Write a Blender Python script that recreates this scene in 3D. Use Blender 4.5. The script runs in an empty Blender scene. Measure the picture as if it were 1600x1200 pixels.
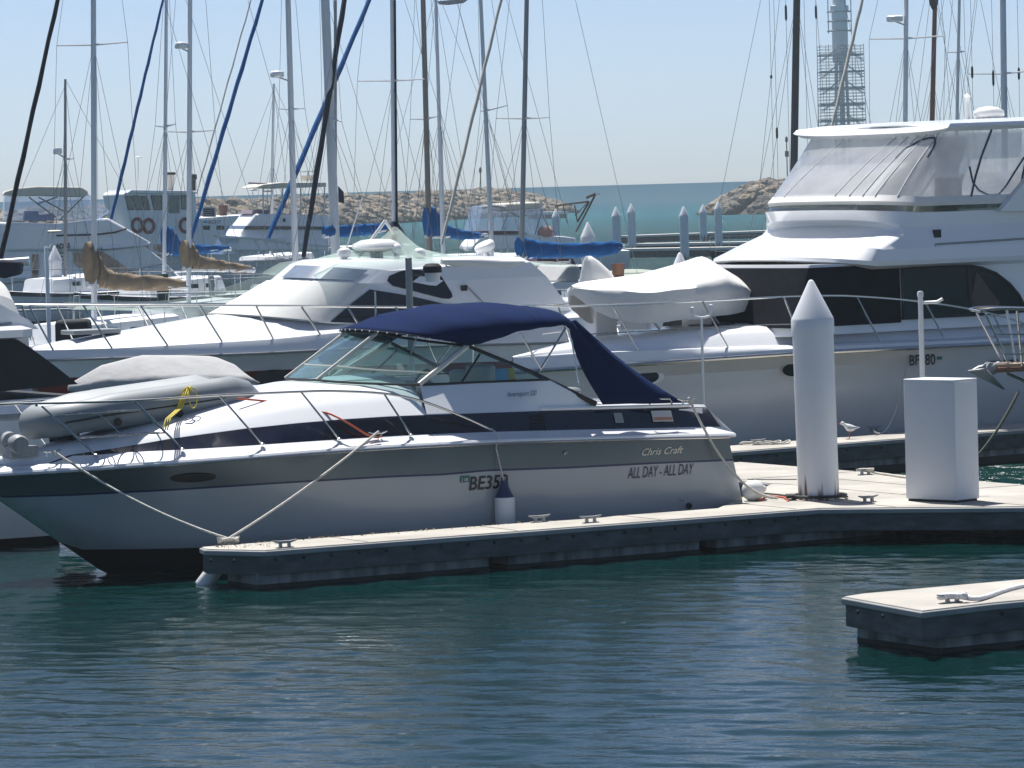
import bpy, math, random
import numpy as np
from mathutils import Vector, Matrix
random.seed(7); RNG = np.random.default_rng(7)
SC = bpy.context.scene; COL = SC.collection
PI = math.pi; rad = math.radians
# ------------------------------------------------------------------ camera, sky, sun, exposure
FP, HC = 6400.0, 4.5                      # focal length in photo pixels (1600 wide), eye height over the water
ROLL, PITCH = -math.atan(.0276), math.atan(306.9 / FP)
cam = bpy.data.objects.new('camera', bpy.data.cameras.new('camera')); COL.objects.link(cam)
CR = (Matrix.Rotation(PI/2 - PITCH, 3, 'X') @ Matrix.Rotation(ROLL, 3, 'Z'))
cam.matrix_world = Matrix.Translation((0, 0, HC)) @ CR.to_4x4()
cam.data.sensor_width = 36; cam.data.lens = 36 * FP / 1600
cam.data.clip_start = .5; cam.data.clip_end = 60000
SC.camera = cam
SC.view_settings.view_transform = 'Standard'; SC.view_settings.look = 'None'
SC.view_settings.gamma = 1; SC.view_settings.exposure = 0.47
SUNV = Vector((-.34, .80, 2.0)).normalized()          # towards the sun: high, behind the boats, a little left
W = bpy.data.worlds.new('World'); SC.world = W; W.use_nodes = True
nt = W.node_tree; bg = nt.nodes['Background']
sk = nt.nodes.new('ShaderNodeTexSky'); sk.sky_type = 'NISHITA'; sk.sun_disc = False
sk.sun_elevation = math.asin(SUNV.z); sk.sun_rotation = math.atan2(SUNV.x, SUNV.y)
sk.air_density = .42; sk.dust_density = .6; sk.ozone_density = 2.2; sk.altitude = 0
nt.links.new(sk.outputs[0], bg.inputs[0]); bg.inputs[1].default_value = .098
sl = bpy.data.lights.new('sun', 'SUN'); sl.energy = 4.9; sl.angle = rad(.53); sl.color = (1, .975, .93)
so = bpy.data.objects.new('sun', sl); COL.objects.link(so)
so.rotation_euler = SUNV.to_track_quat('Z', 'Y').to_euler(); so.location = (0, 0, 60)
SC.cycles.max_bounces = 10; SC.cycles.transparent_max_bounces = 24; SC.cycles.caustics_reflective = False; SC.cycles.caustics_refractive = False

# ------------------------------------------------------------------ pixel <-> world (1600 x 1200 photo pixels)
CO = Vector((0, 0, HC)); CRT = CR.transposed()
def proj(p):
    q = CRT @ (Vector(p) - CO); return 800 + FP*q.x/-q.z, 600 - FP*q.y/-q.z
def ray(x, y): return CR @ Vector(((x-800)/FP, (600-y)/FP, -1))
def at_z(x, y, z):
    d = ray(x, y); return CO + d*((z-HC)/d.z)
def at_d(x, y, Y):
    d = ray(x, y); return CO + d*(Y/d.y)
class Fr:                                   # a boat's own frame: s along it, t across it, z up
    def __init__(s, o, deg):
        s.a = rad(deg); s.o = Vector((o[0], o[1], 0))
        s.u = Vector((math.cos(s.a), math.sin(s.a), 0)); s.v = Vector((-math.sin(s.a), math.cos(s.a), 0))
    def Wd(s, p): return s.o + s.u*p[0] + s.v*p[1] + Vector((0, 0, p[2]))
    def L(s, w):
        w = w - s.o; return Vector((w.dot(s.u), w.dot(s.v), w.z))
    def t(s, x, y, t):
        d = ray(x, y); k = (t - (CO - s.o).dot(s.v))/d.dot(s.v); return s.L(CO + d*k)
    def s_(s, x, y, ss):
        d = ray(x, y); k = (ss - (CO - s.o).dot(s.u))/d.dot(s.u); return s.L(CO + d*k)
    def z(s, x, y, z): return s.L(at_z(x, y, z))
    def d(s, x, y, Y): return s.L(at_d(x, y, Y))
    def P(s, p): return proj(s.Wd(p))
    def zfit(s, ss, t, cv, z0=1.3):         # height at (s,t) that lands on the photo curve y = cv(x)
        z = z0
        for _ in range(5):
            x, y = s.P((ss, t, z)); x2, y2 = s.P((ss, t, z+.1))
            z += (cv(x) - y)/(y2 - y)*.1
        return z
def curve(pts):
    xs = [p[0] for p in pts]; ys = [p[1] for p in pts]
    return lambda x: float(np.interp(x, xs, ys)) if xs[0] <= x <= xs[-1] else (
        ys[0] + (x-xs[0])*(ys[1]-ys[0])/(xs[1]-xs[0]) if x < xs[0] else ys[-1] + (x-xs[-1])*(ys[-1]-ys[-2])/(xs[-1]-xs[-2]))
def lut(x, pts): return float(np.interp(x, [p[0] for p in pts], [p[1] for p in pts]))

# ------------------------------------------------------------------ materials
MATS = {}
def pbr(name, col, rough=.5, metal=0., var=.08, scale=3., bump=0., bscale=60., coat=0., rvar=.1, ior=1.5, streak=None, alpha=None, detail=4, sheen=0, spec=.5):
    if name in MATS: return MATS[name]
    m = bpy.data.materials.new(name); m.use_nodes = True; MATS[name] = m
    n = m.node_tree; P = n.nodes['Principled BSDF']; L = n.links.new
    P.inputs['Metallic'].default_value = metal; P.inputs['IOR'].default_value = ior
    P.inputs['Coat Weight'].default_value = coat; P.inputs['Coat Roughness'].default_value = .06
    P.inputs['Specular IOR Level'].default_value = spec
    if sheen: P.inputs['Sheen Weight'].default_value = sheen
    tc = n.nodes.new('ShaderNodeTexCoord')
    no = n.nodes.new('ShaderNodeTexNoise'); no.inputs['Scale'].default_value = scale; no.inputs['Detail'].default_value = detail
    mp = n.nodes.new('ShaderNodeMapping'); L(tc.outputs['Object'], mp.inputs[0]); L(mp.outputs[0], no.inputs['Vector'])
    if streak: mp.inputs['Scale'].default_value = streak
    r = n.nodes.new('ShaderNodeValToRGB'); L(no.outputs[0], r.inputs[0])
    c = np.array(col[:3]); r.color_ramp.elements[0].position = .3; r.color_ramp.elements[1].position = .7
    r.color_ramp.elements[0].color = (*np.clip(c*(1-var), 0, 1), 1); r.color_ramp.elements[1].color = (*np.clip(c*(1+var), 0, 1), 1)
    L(r.outputs[0], P.inputs['Base Color'])
    mr = n.nodes.new('ShaderNodeMapRange'); L(no.outputs[0], mr.inputs[0])
    mr.inputs[3].default_value = max(0, rough*(1-rvar)); mr.inputs[4].default_value = min(1, rough*(1+rvar)); L(mr.outputs[0], P.inputs['Roughness'])
    if bump:
        n2 = n.nodes.new('ShaderNodeTexNoise'); n2.inputs['Scale'].default_value = bscale; n2.inputs['Detail'].default_value = 3
        L(tc.outputs['Object'], n2.inputs['Vector'])
        b = n.nodes.new('ShaderNodeBump'); b.inputs['Strength'].default_value = bump; b.inputs['Distance'].default_value = .02
        L(n2.outputs[0], b.inputs['Height']); L(b.outputs[0], P.inputs['Normal'])
    return m
def sheet(name, tint, haze=0., hazecol=(.8, .8, .8), g0=.05, g1=.6, rough=.02, pw=3., ripple=0.):
    """thin clear sheet: tinted see-through, a little milky, glossy towards grazing angles"""
    if name in MATS: return MATS[name]
    m = bpy.data.materials.new(name); m.use_nodes = True; MATS[name] = m
    n = m.node_tree; L = n.links.new; n.nodes.remove(n.nodes['Principled BSDF']); out = n.nodes['Material Output']
    tr = n.nodes.new('ShaderNodeBsdfTransparent'); tr.inputs[0].default_value = (*tint, 1)
    df = n.nodes.new('ShaderNodeBsdfDiffuse'); df.inputs[0].default_value = (*hazecol, 1)
    tl = n.nodes.new('ShaderNodeBsdfTranslucent'); tl.inputs[0].default_value = (*hazecol, 1)
    ad = n.nodes.new('ShaderNodeMixShader'); ad.inputs[0].default_value = .65; L(df.outputs[0], ad.inputs[1]); L(tl.outputs[0], ad.inputs[2])
    m1 = n.nodes.new('ShaderNodeMixShader'); L(tr.outputs[0], m1.inputs[1]); L(ad.outputs[0], m1.inputs[2])
    tc = n.nodes.new('ShaderNodeTexCoord'); no = n.nodes.new('ShaderNodeTexNoise'); no.inputs['Scale'].default_value = 1.7; L(tc.outputs['Object'], no.inputs['Vector'])
    mr = n.nodes.new('ShaderNodeMapRange'); mr.inputs[1].default_value = .3; mr.inputs[2].default_value = .7; mr.inputs[3].default_value = haze*.75; mr.inputs[4].default_value = haze*1.25
    L(no.outputs[0], mr.inputs[0]); L(mr.outputs[0], m1.inputs[0])
    gl = n.nodes.new('ShaderNodeBsdfGlossy'); gl.inputs['Roughness'].default_value = rough; gl.inputs[0].default_value = (.9, .95, 1, 1)
    if ripple:
        b = n.nodes.new('ShaderNodeBump'); b.inputs['Strength'].default_value = ripple; b.inputs['Distance'].default_value = .05; L(no.outputs[0], b.inputs['Height']); L(b.outputs[0], gl.inputs['Normal'])
    lw = n.nodes.new('ShaderNodeLayerWeight'); lw.inputs[0].default_value = .5
    pwn = n.nodes.new('ShaderNodeMath'); pwn.operation = 'POWER'; pwn.inputs[1].default_value = pw; L(lw.outputs['Facing'], pwn.inputs[0])
    ml = n.nodes.new('ShaderNodeMath'); ml.operation = 'MULTIPLY_ADD'; ml.inputs[1].default_value = g1; ml.inputs[2].default_value = g0; L(pwn.outputs[0], ml.inputs[0])
    m2 = n.nodes.new('ShaderNodeMixShader'); L(ml.outputs[0], m2.inputs[0]); L(m1.outputs[0], m2.inputs[1]); L(gl.outputs[0], m2.inputs[2]); L(m2.outputs[0], out.inputs[0])
    return m
GEL   = pbr('white_gelcoat', (.84, .85, .86), .22, var=.02, scale=1.2, coat=.3)
GEL2  = pbr('weathered_gelcoat', (.87, .88, .88), .35, var=.05, scale=1.5)
CREAM = pbr('cream_paint', (.72, .66, .55), .4, var=.05)
SILV  = pbr('silver_hull_stripe', (.125, .16, .185), .38, metal=.6, var=.05, scale=2)
NAVYG = pbr('navy_glossy_band', (.012, .016, .034), .12, var=.2, coat=.5)
BLACK = pbr('black_antifoul', (.008, .010, .012), .5, var=.3)
DKGL  = pbr('dark_tinted_glass', (.010, .012, .015), .05, var=.3, coat=.6, rvar=0)
WSFR  = pbr('pale_anodised_frame', (.66, .64, .58), .4, metal=.3, var=.05)
STEEL = pbr('stainless_steel', (.62, .61, .58), .22, metal=1, var=.06, scale=20)
ALU   = pbr('aluminium_spar', (.64, .66, .68), .42, metal=.15, var=.08, scale=4, streak=(6, 6, .6))
WHSP  = pbr('white_painted_spar', (.80, .81, .82), .4, var=.05, streak=(5, 5, .5))
GRSP  = pbr('grey_spar', (.30, .31, .31), .5, var=.12, streak=(8, 8, .4))
BRSP  = pbr('weathered_brown_spar', (.26, .22, .18), .6, var=.15, streak=(9, 9, .4))
TIMB  = pbr('varnished_timber', (.20, .075, .03), .35, var=.3, scale=2, streak=(9, 9, .6))
DKSP  = pbr('dark_wooden_spar', (.055, .045, .04), .6, var=.2)
WIRE  = pbr('rigging_wire', (.26, .27, .28), .45, metal=.5, var=.1)
NAVYC = pbr('navy_canvas', (.005, .017, .070), .9, var=.12, scale=5, bump=.25, bscale=260, spec=.08)
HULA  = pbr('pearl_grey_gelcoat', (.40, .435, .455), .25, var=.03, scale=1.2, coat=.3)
BLUEC = pbr('blue_canvas', (.007, .100, .30), .85, var=.15, scale=6, bump=.3, bscale=14, spec=.15)
TANC  = pbr('tan_canvas', (.27, .20, .13), .85, var=.22, scale=5, bump=.35, bscale=10)
BLKC  = pbr('charcoal_canvas', (.014, .017, .022), .8, var=.2, scale=4, bump=.2, bscale=12)
DNVC  = pbr('dark_navy_canvas', (.005, .010, .03), .8, var=.2, scale=7, bump=.3, bscale=12)
WHTC  = pbr('white_cover_cloth', (.76, .75, .72), .8, var=.04, scale=3, bump=.45, bscale=5)
GRYC  = pbr('grey_cover_cloth', (.42, .42, .42), .85, var=.08, scale=4, bump=.5, bscale=7)
CRMC  = pbr('cream_canvas', (.66, .62, .53), .85, var=.06, bump=.15, bscale=10)
RUBG  = pbr('grey_inflatable_rubber', (.26, .285, .30), .5, var=.07, scale=3)
RUBL  = pbr('light_inflatable_rubber', (.36, .38, .385), .5, var=.07, scale=3)
BLKR  = pbr('black_rubber', (.02, .02, .02), .6, var=.2)
ROPW  = pbr('white_rope', (.66, .63, .56), .85, var=.22, scale=60, bump=.8, bscale=90)
ROPO  = pbr('orange_rope', (.50, .10, .04), .8, var=.2, scale=50)
ROPY  = pbr('yellow_strap', (.62, .50, .06), .7, var=.15, scale=30)
REDP  = pbr('red_hull_paint', (.20, .022, .018), .35, var=.1)
TERR  = pbr('terracotta_plastic', (.55, .24, .14), .6)
WHPL  = pbr('white_plastic', (.78, .78, .76), .4, var=.04)
BLPL  = pbr('navy_plastic', (.02, .03, .10), .45)
INKN  = pbr('navy_lettering', (.015, .022, .09), .4); INKB = pbr('black_lettering', (.012, .012, .014), .4)
INKS  = pbr('silver_lettering', (.75, .72, .64), .3, metal=.4); GRNL = pbr('green_label', (.02, .16, .12), .5)
UPH   = pbr('cream_upholstery', (.60, .58, .50), .6, var=.05)
GRNP  = pbr('green_piling_paint', (.010, .045, .035), .6, var=.3, scale=5)
GLASS = sheet('windscreen_glass', (.62, .80, .78), haze=.10, hazecol=(.45, .62, .60), g0=.07, g1=.8)
VINYL = sheet('clear_vinyl', (.86, .88, .90), haze=.55, hazecol=(.93, .93, .93), g0=.05, g1=.6, rough=.08, ripple=.5)
VINYB = sheet('blue_tinted_vinyl', (.72, .79, .88), haze=.20, hazecol=(.70, .75, .85), g0=.05, g1=.5, rough=.1, ripple=.5)
NET   = sheet('pale_green_netting', (.80, .87, .85), haze=.40, hazecol=(.54, .62, .59), g0=0, g1=.02, rough=.9)

# ------------------------------------------------------------------ mesh building
class MB:
    def __init__(s): s.v = []; s.f = []; s.m = []
    def add(s, vs, fs, mi=0):
        o = len(s.v); s.v += [tuple(v) for v in vs]; s.f += [tuple(i+o for i in f) for f in fs]; s.m += [mi]*len(fs); return s
    def box(s, c, d, rz=0, mi=0, rx=0, ry=0, taper=1.):
        M = Matrix.Rotation(rz, 3, 'Z') @ Matrix.Rotation(ry, 3, 'Y') @ Matrix.Rotation(rx, 3, 'X')
        vs = []
        for z in (-.5, .5):
            k = taper if z > 0 else 1
            for x, y in ((-.5, -.5), (.5, -.5), (.5, .5), (-.5, .5)): vs.append(Vector(c) + M @ Vector((x*d[0]*k, y*d[1]*k, z*d[2])))
        return s.add(vs, [(3, 2, 1, 0), (4, 5, 6, 7), (0, 1, 5, 4), (1, 2, 6, 5), (2, 3, 7, 6), (3, 0, 4, 7)], mi)
    def tube(s, pts, r, n=8, mi=0, cap=True, closed=False):
        pts = [Vector(p) for p in pts]; k = len(pts); rs = r if isinstance(r, (list, tuple)) else [r]*k
        vs = []; up = None
        for i, p in enumerate(pts):
            a = pts[i-1] if i else (pts[-1] if closed else p); b = pts[i+1] if i < k-1 else (pts[0] if closed else p)
            d = (b - a).normalized()
            if up is None: up = Vector((0, 0, 1)) if abs(d.z) < .9 else Vector((0, 1, 0))
            x = d.cross(up)
            if x.length < 1e-5: x = d.cross(Vector((1, .3, 0)))
            x.normalize(); up = x.cross(d).normalized()
            for j in range(n):
                q = 2*PI*j/n; vs.append(p + (x*math.cos(q) + up*math.sin(q))*rs[i])
        fs = [(i*n+j, i*n+(j+1) % n, (i+1)*n+(j+1) % n, (i+1)*n+j) for i in range(k-1) for j in range(n)]
        if closed: fs += [((k-1)*n+j, (k-1)*n+(j+1) % n, (j+1) % n, j) for j in range(n)]
        elif cap: fs += [tuple(range(n))[::-1], tuple((k-1)*n+j for j in range(n))]
        return s.add(vs, fs, mi)
    def lathe(s, prof, c=(0, 0, 0), n=24, mi=0, axis=None):
        vs = []; M = Matrix.Identity(3) if axis is None else Vector(axis).to_track_quat('Z', 'Y').to_matrix()
        for r, z in prof:
            for j in range(n): vs.append(Vector(c) + M @ Vector((r*math.cos(2*PI*j/n), r*math.sin(2*PI*j/n), z)))
        k = len(prof); fs = [(i*n+j, i*n+(j+1) % n, (i+1)*n+(j+1) % n, (i+1)*n+j) for i in range(k-1) for j in range(n)]
        if prof[0][0] > 1e-4: fs.append(tuple(range(n))[::-1])
        if prof[-1][0] > 1e-4: fs.append(tuple((k-1)*n+j for j in range(n)))
        return s.add(vs, fs, mi)
    def loft(s, secs, mi=0, closed=False, caps=False, mats=None):
        n = len(secs[0]); o = len(s.v); k = len(secs)
        vs = [p for q in secs for p in q]; fs = []; ms = []
        for i in range(k-1):
            for j in range(n if closed else n-1):
                fs.append((i*n+j, i*n+(j+1) % n, (i+1)*n+(j+1) % n, (i+1)*n+j)); ms.append(mats[j] if mats else mi)
        if caps: fs += [tuple(range(n))[::-1], tuple((k-1)*n+j for j in range(n))]; ms += [mi, mi]
        s.add(vs, fs, mi); s.m[-len(fs):] = ms; return s
    def poly(s, pts, h=0., mi=0):           # flat outline given thickness h along its normal
        pts = [Vector(p) for p in pts]; n = len(pts)
        if not h: return s.add(pts, [tuple(range(n))], mi)
        N = Vector((0, 0, 0))
        for i in range(n): N += (pts[i]-pts[0]).cross(pts[(i+1) % n]-pts[0])
        N.normalize(); q = [p - N*h for p in pts]
        return s.add(pts + q, [tuple(range(n)), tuple(range(2*n-1, n-1, -1))] + [(i, n+i, n+(i+1) % n, (i+1) % n) for i in range(n)], mi)
    def mirror(s):                          # adds the copy across t = 0
        o = len(s.v); s.v += [(x, -y, z) for x, y, z in s.v]; s.f += [tuple(i+o for i in f[::-1]) for f in s.f]; s.m += s.m[:]; return s
    def build(s, name, mats, parent=None, ang=35, at=None, bevel=0., weld=False, kind=None, label=None):
        if not isinstance(mats, (list, tuple)): mats = [mats]
        me = bpy.data.meshes.new(name)
        vs = s.v
        if at is not None: vs = [(v[0]-at[0], v[1]-at[1], v[2]-at[2]) for v in vs]
        me.from_pydata(vs, [], s.f); me.validate()
        for m in mats: me.materials.append(m)
        if len(me.polygons) == len(s.m): me.polygons.foreach_set('material_index', s.m)
        if weld:
            import bmesh
            bm = bmesh.new(); bm.from_mesh(me); bmesh.ops.remove_doubles(bm, verts=bm.verts, dist=.0015); bmesh.ops.recalc_face_normals(bm, faces=bm.faces); bm.to_mesh(me); bm.free()
        if ang: me.shade_smooth(); me.set_sharp_from_angle(angle=rad(ang))
        o = bpy.data.objects.new(name, me); COL.objects.link(o)
        if at is not None: o.location = at
        if parent is not None: o.parent = parent
        if bevel:
            b = o.modifiers.new('bevel', 'BEVEL'); b.width = bevel; b.segments = 2; b.limit_method = 'ANGLE'
        if kind: o['kind'] = kind
        if label: o['label'] = label
        return o
def tag(o, label, cat, group=None):
    o['label'] = label; o['category'] = cat
    if group: o['group'] = group
    return o
def thing(name, label, cat, loc=(0, 0, 0), rz=0, group=None):
    o = bpy.data.objects.new(name, None); COL.objects.link(o); o.location = loc; o.rotation_euler = (0, 0, rz); o.empty_display_size = .2
    return tag(o, label, cat, group)
def frthing(name, label, cat, f, group=None): return thing(name, label, cat, f.o, f.a, group)
def copytree(o, parent=None):
    c = o.copy(); COL.objects.link(c); c.parent = parent
    for ch in list(o.children): copytree(ch, c)
    return c
def smooth(pts, n=6):                       # Catmull-Rom through points
    P = [Vector(p) for p in pts]; P = [P[0]*2-P[1]] + P + [P[-1]*2-P[-2]]; out = []
    for i in range(1, len(P)-2):
        for k in range(n):
            t = k/n; a, b, c, d = P[i-1:i+3]
            out.append(.5*((2*b) + (c-a)*t + (2*a-5*b+4*c-d)*t*t + (3*b-a-3*c+d)*t**3))
    out.append(P[-2]); return out
def sag(a, b, h, n=14):
    a, b = Vector(a), Vector(b); return [a.lerp(b, i/n) - Vector((0, 0, h*4*(i/n)*(1-i/n))) for i in range(n+1)]
def letters(txt, size, shear=0., extr=0., spacing=1., bold=0.):
    c = bpy.data.curves.new('lettering', 'FONT'); c.body = txt; c.size = size; c.shear = shear; c.extrude = extr; c.space_character = spacing; c.resolution_u = 3; c.offset = bold
    o = bpy.data.objects.new('lettering', c); COL.objects.link(o)
    bpy.context.view_layer.update()
    dg = bpy.context.evaluated_depsgraph_get(); me = bpy.data.meshes.new_from_object(o.evaluated_get(dg))
    bpy.data.objects.remove(o); bpy.data.curves.remove(c); return me
def letter_on(name, txt, size, place, mat, parent, width=None, shear=0., spacing=1., slope=0., bold=0.):
    """writes text; place(a, b) gives the surface point a along and b up from its start"""
    me = letters(txt, size, shear, 0, spacing, bold)
    xs = [v.co.x for v in me.vertices]; k = 1. if not width else width/(max(xs)-min(xs)); x0 = min(xs)
    for v in me.vertices: v.co = place((v.co.x-x0)*k, v.co.y + slope*(v.co.x-x0)*k)
    me.materials.clear(); me.materials.append(mat); me.name = name
    o = bpy.data.objects.new(name, me); COL.objects.link(o); o.parent = parent; return o
# ------------------------------------------------------------------ water
def water_mat(name, near):
    m = bpy.data.materials.new(name); m.use_nodes = True; n = m.node_tree; P = n.nodes['Principled BSDF']; L = n.links.new
    P.inputs['IOR'].default_value = 1.33; P.inputs['Specular IOR Level'].default_value = .42; P.inputs['Roughness'].default_value = .015
    tc = n.nodes.new('ShaderNodeTexCoord'); g = n.nodes.new('ShaderNodeSeparateXYZ'); L(tc.outputs['Object'], g.inputs[0])
    def noise(sc, det, st=(1, 1, 1)):
        mp = n.nodes.new('ShaderNodeMapping'); mp.inputs['Scale'].default_value = st; L(tc.outputs['Object'], mp.inputs[0])
        t = n.nodes.new('ShaderNodeTexNoise'); t.inputs['Scale'].default_value = sc; t.inputs['Detail'].default_value = det; L(mp.outputs[0], t.inputs['Vector']); return t
    r = n.nodes.new('ShaderNodeValToRGB'); mr = n.nodes.new('ShaderNodeMapRange')
    L(g.outputs['Y'], mr.inputs[0]); mr.inputs[1].default_value = 100; mr.inputs[2].default_value = 1100; L(mr.outputs[0], r.inputs[0])
    e = r.color_ramp.elements; e[0].color = (.001, .024, .0235, 1); e[1].color = (.006, .100, .135, 1); e[1].position = .5
    q = e.new(.25); q.color = (.008, .055, .066, 1); q = e.new(1.0); q.color = (.006, .062, .105, 1)
    pn = noise(.02, 3, (1, 4, 1)); mx = n.nodes.new('ShaderNodeMixRGB'); mx.blend_type = 'MULTIPLY'; mx.inputs[0].default_value = .35
    L(r.outputs[0], mx.inputs[1]); L(pn.outputs[0], mx.inputs[2]); L(mx.outputs[0], P.inputs['Base Color'])
    b = n.nodes.new('ShaderNodeBump')
    if near:
        a = noise(13, 3, (1, 1.5, 1)); b.inputs['Strength'].default_value = .13; b.inputs['Distance'].default_value = .03; L(a.outputs[0], b.inputs['Height'])
    else:
        a = noise(.9, 5, (1, 1.2, 1)); b.inputs['Strength'].default_value = .9; b.inputs['Distance'].default_value = .9; L(a.outputs[0], b.inputs['Height'])
        L(b.outputs[0], P.inputs['Normal'])
        # a wind-ruffled surface mirrors far less than flat water: limit the mirror share
        df = n.nodes.new('ShaderNodeBsdfDiffuse'); L(mx.outputs[0], df.inputs[0]); gl = n.nodes.new('ShaderNodeBsdfGlossy'); gl.inputs['Roughness'].default_value = .22; L(b.outputs[0], gl.inputs['Normal'])
        fr = n.nodes.new('ShaderNodeFresnel'); fr.inputs[0].default_value = 1.33; mn = n.nodes.new('ShaderNodeMath'); mn.operation = 'MINIMUM'; mn.inputs[1].default_value = .05; L(fr.outputs[0], mn.inputs[0])
        ms = n.nodes.new('ShaderNodeMixShader'); L(mn.outputs[0], ms.inputs[0]); L(df.outputs[0], ms.inputs[1]); L(gl.outputs[0], ms.inputs[2]); L(ms.outputs[0], n.nodes['Material Output'].inputs[0])
        return m
    L(b.outputs[0], P.inputs['Normal']); return m
def near_water():
    x0, x1, y0, y1 = -11., 12., 27., 57.; nx, ny = 430, 640
    X, Y = np.meshgrid(np.linspace(x0, x1, nx), np.linspace(y0, y1, ny)); Z = np.zeros_like(X)
    for i in range(80):
        lam = .16*(6.5**RNG.random()); k = 2*PI/lam; th = rad(RNG.normal(78, 30)); a = .0016*lam**.78*RNG.uniform(.5, 1.4)
        ph = RNG.random()*2*PI; w = k*(X*math.cos(th) + Y*math.sin(th)) + ph
        Z += a*np.sin(w + .35*np.sin(w))*(1 + .35*np.sin(.31*X*math.cos(ph) + .27*Y*math.sin(ph) + ph))
    v = np.stack([X, Y, Z], -1).reshape(-1, 3)
    i = np.arange(nx*ny).reshape(ny, nx); f = np.stack([i[:-1, :-1], i[:-1, 1:], i[1:, 1:], i[1:, :-1]], -1).reshape(-1, 4)
    me = bpy.data.meshes.new('harbour_water'); me.from_pydata(v.tolist(), [], f.tolist()); me.shade_smooth()
    me.materials.append(water_mat('rippled_harbour_water', True)); o = bpy.data.objects.new('harbour_water', me); COL.objects.link(o); o['kind'] = 'structure'
near_water()
def sea():
    ys = [-60, 0, 26, 60, 120, 250, 600, 1500, 4000, 12000, 40000]; b = MB(); vs = []
    for y in ys:
        w = max(200, y*.6+200); vs += [(-w, y, -.07), (w, y, -.07)]
    b.add(vs, [(2*i, 2*i+1, 2*i+3, 2*i+2) for i in range(len(ys)-1)])
    b.build('sea', water_mat('open_sea_water', False), ang=0, kind='structure')
sea()

# ------------------------------------------------------------------ docks
A = Fr(at_z(165, 897, 0), 30)               # frame of the near cruiser; the docks follow it
DECK = pbr('sunbleached_dock_concrete', (.42, .395, .35), .85, var=.20, scale=1.3, bump=.2, bscale=40, detail=8)
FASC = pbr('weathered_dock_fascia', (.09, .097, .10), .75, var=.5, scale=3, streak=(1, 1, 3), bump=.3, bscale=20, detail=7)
FLOT = pbr('stained_concrete_float', (.23, .24, .23), .85, var=.6, scale=2.4, streak=(2.5, 2.5, .6), bump=.3, bscale=25, detail=8)
TRIM = pbr('grey_rubber_trim', (.30, .31, .31), .6, var=.12)
WEED = pbr('algae_stain', (.035, .04, .03), .8, var=.4)
def offset(poly, d):
    n = len(poly); out = []
    for i in range(n):
        p, a, b = Vector(poly[i]), Vector(poly[i-1]), Vector(poly[(i+1) % n])
        e1, e2 = (p-a).normalized(), (b-p).normalized(); n1, n2 = Vector((e1.y, -e1.x)), Vector((e2.y, -e2.x))
        m = (n1+n2); m = m/max(.3, m.length_squared)*2; out.append(p - m*d)
    return out
def prism(b, poly, z0, z1, mi=0):
    n = len(poly); vs = [(p[0], p[1], z0) for p in poly] + [(p[0], p[1], z1) for p in poly]
    b.add(vs, [tuple(range(n))[::-1], tuple(range(n, 2*n))] + [(i, (i+1) % n, n+(i+1) % n, n+i) for i in range(n)], mi)
def dock(name, label, f, poly, floats, bolts, seams=(), group='floating docks'):
    """poly: CCW outline in the frame f; floats: list of (s0, s1, t0, t1)"""
    g = frthing(name, label, 'dock', f, group)
    b = MB(); prism(b, offset(poly, .03), .41, .452); b.build('deck', DECK, g, ang=20, bevel=.008)
    b = MB(); prism(b, poly, .375, .438); b.build('edge_trim', TRIM, g, ang=20, bevel=.012)
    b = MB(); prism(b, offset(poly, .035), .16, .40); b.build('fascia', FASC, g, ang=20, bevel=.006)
    for s0, s1, t0, t1 in floats:
        b = MB(); b.box(((s0+s1)/2, (t0+t1)/2, -.13), (s1-s0, t1-t0, .62), mi=0)
        b.box(((s0+s1)/2, (t0+t1)/2, -.17), (s1-s0+.008, t1-t0+.008, .46), mi=1)
        b.build('float', [FLOT, WEED], g, ang=20, bevel=.02)
    if bolts:
        for x, y, nx, ny in bolts: MB().lathe([(.022, 0), (.022, .012), (.008, .02)], (x, y, .335), 8, axis=(nx, ny, 0)).build('bolt', BLKR, g)
    if seams:
        for (x0, y0, x1, y1) in seams: MB().tube([(x0, y0, .4505), (x1, y1, .4505)], .006, 5).build('expansion_joint', BLKR, g)
    return g
# finger beside the near cruiser + main walkway are one L-shaped dock
pF = [(.55, -3.2), (8.2, -3.2), (10.1, -5.0), (10.1, -16), (12.15, -16), (12.15, 4.6), (10.1, 4.6), (10.1, .75), (7.3, -2.2), (.2, -2.2), (.12, -2.5)]
bl = [(x, -3.235+.07, 0, -1) for x in np.arange(.7, 8.2, .36)] + [(.08, -2.75, -1, -.55), (.25, -3.0, -1, -.55)]
dock('walkway_dock', 'concrete walkway dock with the long finger beside the blue topped cruiser', A, pF,
     [(.5, 3.55, -3.08, -2.3), (3.8, 6.5, -3.08, -2.3), (6.75, 9.2, -3.08, -2.35), (10.2, 12.05, -9.5, -5.0), (10.2, 12.05, -15.9, -9.8), (10.2, 12.05, -4.0, 0), (10.2, 12.05, .4, 4.5)], bl,
     [(1.9, -3.15, 1.9, -2.25), (3.9, -3.15, 3.9, -2.25), (5.9, -3.15, 5.9, -2.25), (7.9, -3.1, 7.9, -1.7), (8.9, -3.8, 8.9, -.7), (10.15, -6, 12.1, -6), (11.1, -2.2, 11.1, 1.6), (10.1, -5, 10.1, .7), (10.15, -2.2, 12.1, -2.2), (10.15, 1.6, 12.1, 1.6)])
p0 = [(2.05, -13.85), (3.0, -13.72), (10.2, -13.72), (10.2, -12.1), (2.6, -12.1), (2.28, -12.2)]
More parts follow.
